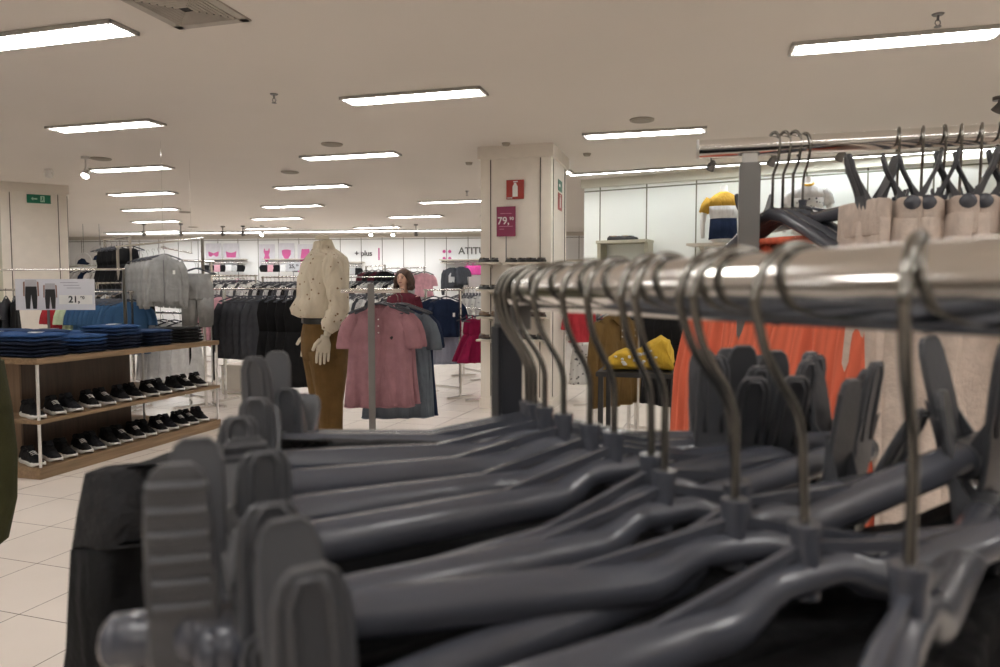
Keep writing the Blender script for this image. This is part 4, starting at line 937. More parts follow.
# jeans
def jean_kit(col, seed, w_=0.30, d_=0.36, h=0.028):
    rnd = random.Random(seed); b = MB(); rr = []
    for i in range(11):
        t = i / 10; x = (t - 0.5) * w_; k = min(1, min(t, 1 - t) * 8 + 0.35)
        ring = []
        for q in range(24):
            a = 2 * PI * q / 24; y = math.copysign(abs(math.cos(a)) ** 0.35, math.cos(a)) * d_ / 2 * (0.97 + 0.03 * k); z = math.copysign(abs(math.sin(a)) ** 0.6, math.sin(a)) * h / 2 * k
            ring.append((x, y, h / 2 + z + 0.003 * math.sin(8 * t + y * 14 + seed) * (1 if z > 0 else 0.6)))
        rr.append(ring)
    b.loft(rr); kit = [('folded_denim', b.mesh('folded_denim', col), None)]
    f = MB(); f.tube([(x, -d_ / 2 * 0.985, h * 0.52 + 0.002 * math.sin(x * 30 + seed)) for x in [(-0.5 + q / 8) * w_ * 0.92 for q in range(9)]], 0.0032, 6); kit.append(('seam', f.mesh('seam', col), None))
    return kit
JC = [fabric('denim_dark', (0.008, 0.013, 0.030)), fabric('denim_blue', (0.016, 0.038, 0.10)), fabric('denim_bright', (0.022, 0.065, 0.18)), M_BLACK]
JK = {(c, v): jean_kit(JC[c], c * 7 + v) for c in range(4) for v in range(2)}
stacks = [(-0.24, 0.20, 6, 'nearest the front corner', [0, 0, 0, 0, 1, 2]), (-0.24, 0.58, 5, 'second along the right edge', [0, 0, 1, 2, 2, 2]), (-0.24, 0.96, 7, 'third along the right edge', [0, 0, 0, 0, 1, 1, 2]), (-0.24, 1.34, 5, 'fourth along the right edge', [0, 0, 0, 0, 1]),
          (-0.24, 1.78, 5, 'of black jeans at the far end', [3] * 5), (-0.62, 0.20, 6, 'second along the front', [0, 0, 0, 1, 1, 2]), (-0.62, 0.60, 6, 'in the middle of the table', [0, 0, 0, 0, 0, 1]), (-0.62, 1.0, 5, 'behind the sign', [0, 0, 1, 0, 2]), (-1.0, 0.22, 6, 'at the left end of the front', [0, 0, 1, 1, 2, 2]), (-1.0, 0.62, 6, 'left of the middle', [0, 0, 1, 1, 2, 1]), (-0.62, 1.4, 5, 'left of the fourth stack', [0, 0, 0, 1, 1])]
LV = ['lowest', 'second from below', 'third from below', 'fourth from below', 'fifth from below', 'sixth from below', 'seventh from below']
for x, y, n, where, cs in stacks:
    for k in range(n):
        p = U(x + random.uniform(-0.008, 0.008), y + random.uniform(-0.006, 0.006), TZ + 0.0285 * k)
        lv = 'topmost' if k == n - 1 else LV[k]
        cn = ['dark blue', 'blue', 'bright blue', 'black'][cs[k]]
        place(JK[(cs[k], k % 2)], 'folded_jeans', 'folded ' + cn + ' jeans, ' + lv + ' in stack ' + where, 'jeans', p, th + R(90 + random.uniform(-2, 2)), 'folded jeans on the display table')
tg = MB(); tg.box((0, 0, 0.002), (0.07, 0.045, 0.0015)); st_ = MB(); st_.tube([(0.03, 0, 0.003), (0.06, 0.02, 0.004), (0.07, 0.0, 0.003)], 0.001, 5)
TGK = [('tag_card', tg.mesh('tag_card', M_WHITE), None), ('string', st_.mesh('string', M_WHITE), None)]
for i, (x, y, n) in enumerate(((-0.20, 0.17, 6), (-0.28, 0.25, 6), (-0.22, 0.93, 7), (-0.26, 1.0, 7), (-0.6, 0.2, 6))):
    place(TGK, 'price_tag', 'white paper tag lying on the jeans stack, ' + ['nearest the front corner', 'beside the front corner tag', 'on the third right-edge stack', 'farther on the third right-edge stack', 'on the second front stack'][i], 'tag', U(x, y, TZ + 0.0285 * n + 0.004), th + R(20 * i))
# shoes
M_SHOE = fabric('shoe_knit', (0.010, 0.010, 0.011)); M_SOLE = mat('white_sole', (0.72, 0.71, 0.68), 0.5); M_SOLEB = mat('black_sole', (0.02, 0.02, 0.02), 0.5)
def sneaker(up, sole, lace):
    "toe towards +x, 0.28 long"
    sl = MB(); ol = [(-0.135, 0.0), (-0.13, 0.028), (-0.09, 0.036), (-0.02, 0.034), (0.06, 0.045), (0.11, 0.04), (0.14, 0.018), (0.145, 0.0), (0.138, -0.02), (0.11, -0.036), (0.05, -0.040), (-0.02, -0.030), (-0.09, -0.033), (-0.13, -0.025)]
    rr = []
    for z, k, dz in ((0.0, 0.95, 0.0), (0.004, 1.0, 0), (0.022, 1.0, 0.006), (0.027, 0.95, 0.006)):
        rr.append([(x * k, y * k, z + dz * (1 if x < -0.05 else 0) + (0.012 if x > 0.12 and z < 0.01 else 0)) for x, y in ol])
    sl.loft(rr)
    u = MB(); prof = [(-0.133, 0.026, 0.072, 0.024), (-0.118, 0.026, 0.094, 0.031), (-0.085, 0.026, 0.088, 0.034), (-0.045, 0.026, 0.080, 0.034), (-0.005, 0.026, 0.088, 0.034), (0.035, 0.026, 0.075, 0.038), (0.075, 0.026, 0.058, 0.040), (0.11, 0.026, 0.046, 0.034), (0.132, 0.026, 0.034, 0.02)]
    rr = []
    for x, zb, zt, w_ in prof:
        ring = []
        for q in range(16):
            a = 2 * PI * q / 16; s_, c_ = math.sin(a), math.cos(a)
            ring.append((x, w_ * c_ * (1 if s_ < 0 else 0.95 - 0.25 * s_), zb + (zt - zb) * max(0, s_) if s_ > 0 else zb - 0.004 * (-s_)))
        rr.append(ring)
    u.loft(rr)
    lc = MB()
    for k in range(4):
        x = 0.0 + 0.018 * k; z = 0.087 - 0.006 * k; lc.tube([(x, -0.018, z - 0.004), (x + 0.006, 0, z + 0.004), (x, 0.018, z - 0.004)], 0.0026, 6)
    tn = MB(); tn.prism([(0.0, 0.078), (-0.03, 0.112), (-0.022, 0.116), (0.012, 0.09)], 0.036)
    op = MB(); op.tube([(-0.115 + 0.05 + 0.055 * math.cos(a), 0.024 * math.sin(a), 0.090 + 0.006 * math.cos(2 * a)) for a in [2 * PI * q / 16 for q in range(16)]], 0.006, 6, closed=True)
    return [('upper', u.mesh('upper', up), None), ('sole', sl.mesh('sole', sole), None), ('laces', lc.mesh('laces', lace), None), ('tongue', tn.mesh('tongue', up), None), ('collar', op.mesh('collar', up), None)]
SNK = [sneaker(M_SHOE, M_SOLE, M_SHOE), sneaker(M_SHOE, M_SOLE, M_WHITE), sneaker(fabric('shoe_grey', (0.02, 0.02, 0.024)), M_SOLE, M_SHOE)]
for lev, zz, n, y0, y1, nm in ((0, 0.429, 12, 0.12, 1.95, 'middle shelf'), (1, 0.086, 14, 0.10, 1.96, 'bottom shelf')):
    for k in range(n):
        y = y0 + (y1 - y0) * k / (n - 1) + (0.012 if k % 2 else -0.012)
        place(SNK[(k + lev) % 3 if k % 4 < 3 else 1], 'sneaker', 'black white-soled sneaker on the ' + nm + ' under the jeans, ' + ORD[k] + ' from the front', 'shoe', U(-0.175, y, zz), th + R(-28 if k % 2 else -22), 'black sneakers', scale=1.18)
for k in range(4):
    place(SNK[k % 3], 'sneaker', 'black sneaker at the front of the ' + ('bottom' if k < 2 else 'middle') + ' shelf, ' + ('left' if k % 2 else 'right') + ' one behind the front edge', 'shoe', U(-0.75 - 0.14 * (k % 2), 0.18, 0.086 if k < 2 else 0.429), th + R(-90), 'black sneakers')
# sign on the jeans
sp = W(56, 307, 5.95); sp = Vector((X(56, 5.95), 5.95, TZ)); zt = H(279, 5.95); zb = H(310, 5.95)
e = link('price_sign', None, None, (sp.x, sp.y, 0), (0, 0, R(4))); meta(e, 'white sign holder with two dark trouser pictures and price above the jeans', 'sign')
wS = 76 / F * 5.95
b = MB(); b.box((0, 0, (zt + zb) / 2), (wS, 0.006, zt - zb)); part(b, 'sign_board', mat('sign_card', (0.66, 0.66, 0.70), 0.4, 0, 0.01), e, bevel=0.001)
b = MB(); b.box((-0.06, 0, (TZ + zb) / 2), (0.016, 0.012, zb - TZ)); b.box((-0.06, 0, TZ + 0.1755), (0.12, 0.08, 0.005)); part(b, 'stem', M_STEEL, e)
def fig(cx, s, parent):
    "small printed trousers with a grey torso and arms"
    z1 = zb + 0.01; top = MB(); top.box((cx, -0.0045, z1 + 0.20 * s), (0.085 * s, 0.001, 0.055 * s)); part(top, 'printed_shirt', mat('print_grey', (0.45, 0.44, 0.46), 0.5), parent)
    t = MB(); t.prism([(cx - 0.042 * s, z1 + 0.175 * s), (cx + 0.042 * s, z1 + 0.175 * s), (cx + 0.046 * s, z1 + 0.10 * s), (cx + 0.040 * s, z1), (cx + 0.012 * s, z1), (cx + 0.0, z1 + 0.115 * s), (cx - 0.012 * s, z1), (cx - 0.042 * s, z1), (cx - 0.046 * s, z1 + 0.1 * s)], 0.001, 'xz', -0.005); part(t, 'printed_trousers', M_BLACKP, parent)
    for q in (-1, 1):
        a = MB(); a.prism([(cx + q * 0.045 * s, z1 + 0.215 * s), (cx + q * 0.058 * s, z1 + 0.21 * s), (cx + q * 0.060 * s, z1 + 0.10 * s), (cx + q * 0.050 * s, z1 + 0.10 * s)], 0.001, 'xz', -0.005)
        part(a, 'printed_arm', mat('print_skin', (0.30, 0.17, 0.13), 0.5), parent)
fig(-wS * 0.30, 1.05, e); fig(-wS * 0.06, 0.92, e)
M_INK = mat('black_ink', (0.015, 0.015, 0.018), 0.5)
b = MB(); b.box((wS * 0.26, -0.0045, zb + 0.085), (wS * 0.42, 0.001, 0.075)); part(b, 'price_panel', M_WHITE, e)
part(text_mesh('21,', 0.075, M_INK, 0.0006, 0.002), 'price_figures', None, e, (wS * 0.24, -0.0056, zb + 0.085))
part(text_mesh('90', 0.034, M_INK, 0.0006, 0.001), 'price_figures', None, e, (wS * 0.345, -0.0056, zb + 0.10))
for k in range(3):
    b = MB(); b.box((wS * (0.18 + 0.03 * k), -0.0045, zt - 0.03 - 0.022 * k), (wS * (0.22 - 0.02 * k), 0.001, 0.006)); part(b, 'text_line', mat('print_pale', (0.38, 0.37, 0.42), 0.5), e)

# ================================================================== MANNEQUIN
zm = 4.8; mx = X(325, zm)
M_MAN = mat('mannequin_skin', (0.62, 0.56, 0.44), 0.45)
M_BLOUSE = speckle('printed_blouse', (0.62, 0.55, 0.43), (0.22, 0.14, 0.08), 24, 0.17); creases(M_BLOUSE, 1.0, 0.06, (9, 9, 3.5))
M_BROWN = fabric('brown_corduroy', (0.135, 0.078, 0.027))
e = link('mannequin', None, None, (mx, zm, 0), (0, 0, R(-62))); meta(e, 'headless cream mannequin in speckled cream blouse, dark belt and brown trousers', 'mannequin')
hh = lambda py: H(py, zm)
ZN, ZSh, ZW = hh(236), hh(256), hh(320)
def P3(rows, n=32, e_=0.85, fo=0.0, fr=6): # (x, y, z, hw, hd)
    return [sring((x, y, z), a, b, n, e_, fo * (1 if i else 0), i * 0.9, fr=fr) for i, (x, y, z, a, b) in enumerate(rows)]
# body: one continuous figure (skin), facing -y locally
sk = bpy.data.meshes.new('body'); J = {}
pts = [('pel', 0, 0, 0.93 + 0.12, 0.13), ('wst', 0, 0, 1.16, 0.10), ('chest', 0, 0, 1.38, 0.125), ('neck0', 0, 0.01, ZSh - 0.02, 0.055), ('neck1', 0, -0.012, ZN - 0.02, 0.047),
       ('shl', -0.17, 0, ZSh - 0.05, 0.05), ('ell', -0.25, 0.0, ZSh - 0.33, 0.038), ('wrl', -0.27, -0.04, 1.06, 0.023), ('shr', 0.17, 0, ZSh - 0.05, 0.05), ('elr', 0.24, 0.03, ZSh - 0.33, 0.038), ('wrr', 0.24, -0.06, 1.06, 0.023),
       ('hpl', -0.09, 0, 0.98, 0.085), ('knl', -0.10, 0.0, 0.60, 0.052), ('anl', -0.11, 0.02, 0.18, 0.035), ('ftl', -0.12, -0.12, 0.13, 0.028), ('hpr', 0.09, 0, 0.98, 0.085), ('knr', 0.10, -0.02, 0.60, 0.052), ('anr', 0.11, 0.02, 0.18, 0.035), ('ftr', 0.13, -0.12, 0.13, 0.028)]
ed = [('pel', 'wst'), ('wst', 'chest'), ('chest', 'neck0'), ('neck0', 'neck1'), ('chest', 'shl'), ('shl', 'ell'), ('ell', 'wrl'), ('chest', 'shr'), ('shr', 'elr'), ('elr', 'wrr'), ('pel', 'hpl'), ('hpl', 'knl'), ('knl', 'anl'), ('anl', 'ftl'), ('pel', 'hpr'), ('hpr', 'knr'), ('knr', 'anr'), ('anr', 'ftr')]
def skin_body(name, pts, ed, m, parent, sub=2):
    idx = {p[0]: i for i, p in enumerate(pts)}
    me = bpy.data.meshes.new(name); me.from_pydata([p[1:4] for p in pts], [(idx[a], idx[b]) for a, b in ed], []); me.update(); me.materials.append(m)
    o = link(name, me, parent); md = o.modifiers.new('skin', 'SKIN'); md.use_smooth_shade = True
    for i, p in enumerate(pts):
        sv = me.skin_vertices[0].data[i]; r = p[4]; sv.radius = r if isinstance(r, tuple) else (r, r); sv.use_root = (i == 0)
    s_ = o.modifiers.new('sub', 'SUBSURF'); s_.levels = sub; s_.render_levels = sub
    return o
def bake(o):
    "turn the modifiers into plain mesh"
    bpy.context.view_layer.update(); dg = bpy.context.evaluated_depsgraph_get(); me = bpy.data.meshes.new_from_object(o.evaluated_get(dg)); o.modifiers.clear(); o.data = me
    for p in me.polygons: p.use_smooth = True
body = skin_body('body', pts, ed, M_MAN, e); bake(body)
b = MB(); b.cyl((0, -0.012, ZN - 0.022), (0, -0.012, ZN), 0.047, 0.043, 24); part(b, 'neck_cap', M_MAN, e)
def hand(parent, wrist, dirv, side, m, s=1.0, curl=0.25, palm=None):
    "hand hanging from the wrist: palm, four fingers, thumb"
    d0 = Vector(dirv).normalized(); fwd = Vector(palm or (0, -1, 0)); fwd = (fwd - d0 * fwd.dot(d0)).normalized(); nrm = d0.cross(fwd) * side
    w0 = Vector(wrist); b = MB()
    rr = []
    for t, a, c in ((0, 0.024, 0.019), (0.02, 0.027, 0.017), (0.05, 0.039, 0.016), (0.085, 0.041, 0.015), (0.098, 0.038, 0.012)):
        ce = w0 + d0 * t * s; rr.append([ce + fwd * (a * s * math.cos(2 * PI * k / 14)) + nrm * (c * s * math.sin(2 * PI * k / 14)) for k in range(14)])
    b.loft(rr)
    for i, (off, ln) in enumerate(((0.030, 0.072), (0.010, 0.080), (-0.011, 0.074), (-0.031, 0.058))):
        p0 = w0 + (d0 * 0.088 + fwd * off) * s; d1 = (d0 + nrm * curl * 0.3 + fwd * off * 2).normalized(); d2 = (d0 + nrm * curl * 1.0 + fwd * off).normalized(); d3 = (d0 + nrm * curl * 1.9).normalized()
        a1 = p0 + d1 * ln * 0.42 * s; a2 = a1 + d2 * ln * 0.33 * s; a3 = a2 + d3 * ln * 0.25 * s
        b.tube([p0, (p0 + a1) / 2, a1, (a1 + a2) / 2, a2, a3 - d3 * 0.002, a3 + d3 * 0.003], [0.010 * s, 0.0093 * s, 0.0092 * s, 0.0086 * s, 0.0082 * s, 0.0070 * s, 0.0035 * s], 8)
    p0 = w0 + (d0 * 0.030 + fwd * 0.024) * s; a1 = p0 + (d0 * 0.6 + fwd * 0.65 + nrm * 0.25).normalized() * 0.040 * s; a2 = a1 + (d0 * 0.9 + fwd * 0.35 + nrm * 0.3).normalized() * 0.034 * s
    b.tube([p0, a1, a2, a2 + (a2 - a1) * 0.12], [0.015 * s, 0.011 * s, 0.009 * s, 0.004 * s], 8)
    return part(b, 'hand', m, parent)
hand(e, (-0.27, -0.042, 1.075), (0.08, -0.12, -1), 1, M_MAN, 1.12); hand(e, (0.24, -0.062, 1.075), (-0.12, -0.12, -1), -1, M_MAN, 1.12)
b = MB(); b.loft(P3([(0, -0.005, ZN - 0.035, 0.052, 0.050), (0, -0.005, ZN - 0.040, 0.056, 0.054), (0, 0, ZSh + 0.05, 0.062, 0.066), (0, 0.01, ZSh + 0.02, 0.10, 0.10), (0, 0.012, ZSh - 0.01, 0.165, 0.125), (0, 0.005, ZSh - 0.05, 0.195, 0.145), (0, -0.01, ZSh - 0.15, 0.20, 0.160), (0, -0.015, ZSh - 0.26, 0.19, 0.158), (0, -0.015, ZW + 0.15, 0.195, 0.160), (0, -0.035, ZW + 0.08, 0.19, 0.182), (0, -0.035, ZW + 0.04, 0.182, 0.175), (0, -0.02, ZW + 0.018, 0.165, 0.145), (0, -0.01, ZW + 0.02, 0.150, 0.125)], 48, 0.92, 0.009, 11))
part(b, 'blouse', M_BLOUSE, e)
b = MB(); b.tube([(0.055 * math.cos(a), -0.005 + 0.054 * math.sin(a), ZN - 0.052 + 0.012 * math.sin(a)) for a in [2 * PI * q / 24 for q in range(24)]], [(0.022, 0.006)] * 24, 8, closed=True, flat=(0, 0, 1)); part(b, 'blouse_collar', M_BLOUSE, e)
for s in (-1, 1):
    A_, B_, C_ = [(-0.13, 0, ZSh - 0.025), (-0.25, 0.0, ZSh - 0.33), (-0.268, -0.036, 1.10)] if s < 0 else [(0.13, 0, ZSh - 0.025), (0.24, 0.03, ZSh - 0.33), (0.24, -0.05, 1.10)]
    pp_ = catmull([A_, ((A_[0] + B_[0]) / 2 + s * 0.02, (A_[1] + B_[1]) / 2, (A_[2] + B_[2]) / 2), B_, ((C_[0] + B_[0]) / 2, (C_[1] + B_[1]) / 2, (C_[2] + B_[2]) / 2), C_], 5)
    n_ = len(pp_); b = MB(); b.tube(pp_, [0.05, 0.068] + [0.075 - 0.020 * i / n_ + 0.004 * math.sin(i * 1.9) for i in range(2, n_ - 2)] + [0.046, 0.036], 18); part(b, 'sleeve', M_BLOUSE, e)
b = MB(); b.loft(P3([(0, -0.01, ZW + 0.012, 0.150, 0.122), (0, -0.01, ZW - 0.02, 0.158, 0.13), (0, -0.005, ZW - 0.10, 0.175, 0.15), (0, 0, ZW - 0.20, 0.185, 0.155), (0, 0, ZW - 0.26, 0.18, 0.145)], 36, 0.9)); part(b, 'trousers', M_BROWN, e)
for s in (-1, 1):
    b = MB(); b.loft([sring((s * x, y, z), a, c, 24, 0.95, 0.003, i) for i, (x, y, z, a, c) in enumerate(((0.088, 0, ZW - 0.20, 0.092, 0.14), (0.092, 0, ZW - 0.34, 0.092, 0.115), (0.097, 0.0, 0.62, 0.074, 0.085), (0.103, 0.01, 0.42, 0.066, 0.07), (0.11, 0.02, 0.24, 0.058, 0.06), (0.11, 0.02, 0.21, 0.05, 0.05)))]); part(b, 'trouser_leg', M_BROWN, e)
b = MB(); b.loft(P3([(0, -0.01, ZW - 0.022, 0.160, 0.132), (0, -0.01, ZW - 0.018, 0.163, 0.135), (0, -0.01, ZW + 0.016, 0.160, 0.132), (0, -0.01, ZW + 0.02, 0.155, 0.127)], 36, 0.9)); part(b, 'belt', M_BLACKP, e)
b = MB(); b.box((0, -0.148, ZW), (0.05, 0.008, 0.036)); part(b, 'buckle', M_STEEL, e, bevel=0.003)
b = MB(); b.cyl((0, 0, 0), (0, 0, 0.012), 0.2, 0.2, 32); part(b, 'base_plate', M_STEEL, e)
b = MB(); b.cyl((0, 0.05, 0.01), (0, 0.05, 0.95), 0.011, None, 12); b.bar((0, 0.05, 0.94), (0, 0, 1.0), 0.02, 0.02); part(b, 'support_rod', M_CHROME, e)
b = MB(); b.box((0, 0, 0.055), (0.5, 0.5, 0.085)); 

# ================================================================== THE WOMAN BEHIND THE POLO STAND
zw = 9.0; wx = X(404, zw); top = H(269, zw)
M_SKIN = mat('skin', (0.60, 0.37, 0.28), 0.55, 0, 0.05); M_HAIR = mat('brown_hair', (0.055, 0.024, 0.013), 0.5, 0, 0.3, 30); 
e = link('person', None, None, (wx, zw, 0), (0, 0, R(-20))); meta(e, 'person with wavy brown hair in a maroon top, looking down behind the polo stand', 'person')
hd = top - 0.12; ey = hd
P = [('pel', 0, 0, 0.90, 0.125), ('wst', 0, 0, 1.06, 0.105), ('chest', 0, -0.005, 1.24, (0.13, 0.11)), ('nk0', 0, 0.0, hd - 0.20, 0.06), ('nk', 0, -0.008, hd - 0.12, 0.046), ('jaw', 0, -0.02, hd - 0.055, 0.062), ('hd', 0, -0.008, hd + 0.03, 0.083),
     ('shl', -0.165, 0, hd - 0.245, 0.05), ('ell', -0.21, 0.01, hd - 0.52, 0.038), ('wrl', -0.14, -0.18, hd - 0.56, 0.024), ('shr', 0.165, 0, hd - 0.245, 0.05), ('elr', 0.21, 0.01, hd - 0.52, 0.038), ('wrr', 0.14, -0.18, hd - 0.56, 0.024),
     ('hpl', -0.09, 0, 0.84, 0.085), ('knl', -0.10, -0.01, 0.47, 0.053), ('anl', -0.10, 0.02, 0.09, 0.035), ('ftl', -0.11, -0.12, 0.035, 0.03), ('hpr', 0.09, 0, 0.84, 0.085), ('knr', 0.10, -0.01, 0.47, 0.053), ('anr', 0.10, 0.02, 0.09, 0.035), ('ftr', 0.11, -0.12, 0.035, 0.03)]
E = [('pel', 'wst'), ('wst', 'chest'), ('chest', 'nk0'), ('nk0', 'nk'), ('nk', 'jaw'), ('jaw', 'hd'), ('chest', 'shl'), ('shl', 'ell'), ('ell', 'wrl'), ('chest', 'shr'), ('shr', 'elr'), ('elr', 'wrr'), ('pel', 'hpl'), ('hpl', 'knl'), ('knl', 'anl'), ('anl', 'ftl'), ('pel', 'hpr'), ('hpr', 'knr'), ('knr', 'anr'), ('anr', 'ftr')]
pb = skin_body('body', P, E, M_SKIN, e); bake(pb)
f = MB(); f.ball((0, -0.040, hd - 0.005), (0.066, 0.062, 0.098), 20, 14); f.ball((0, -0.098, hd - 0.018), (0.013, 0.018, 0.024), 10, 8); f.ball((0, -0.075, hd - 0.075), (0.026, 0.022, 0.018), 10, 8)
for s in (-1, 1): f.ball((s * 0.072, -0.01, hd - 0.01), (0.010, 0.018, 0.028), 8, 6)
part(f, 'face', M_SKIN, e)
for s in (-1, 1):
    g = MB(); g.ball((s * 0.028, -0.093, hd + 0.008), (0.014, 0.009, 0.008), 10, 6); part(g, 'eye', mat('eye_dark', (0.08, 0.05, 0.04), 0.3), e)
    g = MB(); g.tube([(s * 0.014, -0.102, hd + 0.026), (s * 0.03, -0.100, hd + 0.031), (s * 0.045, -0.088, hd + 0.025)], 0.0035, 6); part(g, 'eyebrow', M_HAIR, e)
g = MB(); g.tube([(-0.022, -0.094, hd - 0.05), (0, -0.101, hd - 0.048), (0.022, -0.094, hd - 0.05)], [(0.004, 0.004), (0.007, 0.006), (0.004, 0.004)], 8); part(g, 'lips', mat('lips', (0.32, 0.09, 0.08), 0.5), e)
hr = MB(); hr.ball((0, 0.012, hd + 0.035), (0.098, 0.102, 0.092), 20, 14)
rnd = random.Random(4)
for k in range(26):
    a = R(-35 + 250 * k / 25); x0, y0 = 0.088 * math.cos(a), 0.012 + 0.09 * math.sin(a)
    pts_ = [(x0 * 0.75, y0 * 0.75, hd + 0.09), (x0 * 1.1, y0 * 1.05, hd + 0.03), (x0 * 1.34, y0 * 1.15 + 0.006 * math.sin(k), hd - 0.03), (x0 * (1.22 + 0.12 * math.sin(k * 2)), y0 * 1.1, hd - 0.075), (x0 * (1.35 + 0.1 * math.cos(k * 3)), y0 * 1.0, hd - 0.11), (x0 * 1.05, y0 * 0.95 - 0.01, hd - 0.135)]
    hr.tube(catmull(pts_, 3), 0.019, 7)
part(hr, 'hair', M_HAIR, e)
bl = MB(); bl.loft(P3([(0, 0.0, hd - 0.175, 0.085, 0.075), (0, 0.0, hd - 0.18, 0.092, 0.082), (0, 0, hd - 0.205, 0.165, 0.095), (0, 0, hd - 0.25, 0.205, 0.115), (0, -0.01, hd - 0.36, 0.185, 0.14), (0, 0, hd - 0.5, 0.165, 0.12), (0, 0, 0.95, 0.185, 0.14), (0, 0, 0.86, 0.19, 0.145)], 32, 0.9, 0.004)); part(bl, 'maroon_top', C['wine'], e)
for s in (-1, 1):
    q = MB(); q.tube(catmull([(s * 0.16, 0, hd - 0.235), (s * 0.20, 0.005, hd - 0.38), (s * 0.212, 0.01, hd - 0.51), (s * 0.17, -0.11, hd - 0.55)], 4), [0.062, 0.062, 0.06, 0.058, 0.056, 0.054, 0.052, 0.05, 0.05, 0.048, 0.046, 0.044, 0.040], 14); part(q, 'sleeve', C['wine'], e)
    hand(e, (s * 0.14, -0.175, hd - 0.56), (-s * 0.2, -1, -0.25), s, M_SKIN, 0.95, 0.5, (-s, 0, 0))
    q = MB(); q.tube([(s * 0.09, 0, 0.92), (s * 0.10, -0.01, 0.6), (s * 0.10, 0.0, 0.3), (s * 0.10, 0.02, 0.1)], [0.10, 0.075, 0.062, 0.055], 16); part(q, 'trouser_leg', JC[0], e)
    q = MB(); q.ball((s * 0.105, -0.05, 0.04), (0.045, 0.125, 0.042), 14, 8); part(q, 'shoe', M_SHOE, e)

# ================================================================== SIGNS ON THE CREAM COLUMN, SHELVES AND SHOES
co = Vector((cpos.x, cpos.y, 0)); ux = Vector((math.cos(AX), math.sin(AX), 0)); uy = Vector((-math.sin(AX), math.cos(AX), 0))
def col_x(px, off=0.0):
    "distance along the column's front face (plus an offset towards the viewer) seen at column px"
    b0 = co - uy * off; t = (px - CX) / F; return (t * b0.y - b0.x) / (ux.x - t * ux.y)
def col_p(px, py, off=0.0):
    x = col_x(px, off); p = co + ux * x - uy * off; return Vector((p.x, p.y, H(py, p.y)))
def flat_sign(name, label, p, rz, w_, h_, m, cat='sign', t=0.004):
    e = link(name, None, None, p, (0, 0, rz)); meta(e, label, cat); b = MB(); b.box((0, 0, 0), (w_, t, h_)); part(b, 'sign_plate', m, e, bevel=0.001); return e
M_REDS = mat('red_sign', (0.36, 0.025, 0.012), 0.4); M_GRNS = mat('green_sign', (0.0, 0.14, 0.075), 0.4); M_MAG = mat('magenta_sign', (0.24, 0.02, 0.075), 0.45)
def extinguisher(e, s, y=-0.0035):
    b = MB(); b.prism([(-0.026 * s, -0.07 * s), (0.026 * s, -0.07 * s), (0.026 * s, 0.03 * s), (0.014 * s, 0.05 * s), (0.010 * s, 0.065 * s), (-0.010 * s, 0.065 * s), (-0.014 * s, 0.05 * s), (-0.026 * s, 0.03 * s)], 0.002, 'xz', y); b.box((0.004 * s, y, 0.076 * s), (0.045 * s, 0.002, 0.010 * s)); part(b, 'extinguisher_symbol', M_WHITE, e)
p = col_p(515, 189.5, 0.01); sw = 18 / F * p.y; e = flat_sign('extinguisher_sign', 'red square fire extinguisher sign on the front of the cream column', p, AX, sw, 19 / F * p.y, M_REDS); extinguisher(e, 1.15)
b = MB(); b.box((-sw * 0.3, -0.0035, -0.093), (0.06, 0.002, 0.010)); part(b, 'text_line', M_WHITE, e)
p = col_p(506, 221.5, 0.06); e = flat_sign('price_sign', 'magenta price sign reading 79,90 on a thin post by the column', p, AX, 19.5 / F * p.y, 29.5 / F * p.y, M_MAG)
part(text_mesh('79,', 0.115, M_WHITE, 0.0006, 0.002), 'price_figures', None, e, (-0.03, -0.004, 0.005)); part(text_mesh('90', 0.05, M_WHITE, 0.0006, 0.001), 'price_figures', None, e, (0.066, -0.004, 0.03))
for k, (w_, z) in enumerate(((0.13, 0.09), (0.16, -0.055), (0.05, -0.085))):
    b = MB(); b.box((0 if k < 2 else -0.05, -0.0035, z), (w_, 0.002, 0.006)); part(b, 'text_line', mat('sign_pinkish', (0.55, 0.25, 0.33), 0.5), e)
zlow = H(262, p.y) - p.z; b = MB(); b.cyl((0, 0.004, -0.16), (0, 0.004, zlow), 0.006, None, 10); part(b, 'sign_post', M_STEEL, e)
# side face signs
so = co + ux * 0.82
def side_p(px, py):
    t = (px - CX) / F; b0 = so + ux * 0.006; k = (t * b0.y - b0.x) / (uy.x - t * uy.y); p = b0 + uy * k; return Vector((p.x, p.y, H(py, p.y))), k
p, _ = side_p(559.5, 186); e = flat_sign('exit_sign', 'green pictogram sign on the shaded side of the cream column', p, AX + PI / 2, 0.24, 0.13, M_GRNS)
b = MB(); b.box((-0.05, -0.0035, 0), (0.07, 0.002, 0.03)); b.prism([(-0.015, -0.02), (-0.015, 0.02), (0.01, 0)], 0.002, 'xz', -0.0035); part(b, 'arrow_symbol', M_WHITE, e)
p, _ = side_p(559.5, 202); e = flat_sign('extinguisher_sign', 'red fire extinguisher sign on the shaded side of the cream column', p, AX + PI / 2, 0.24, 0.20, M_REDS); extinguisher(e, 1.0)
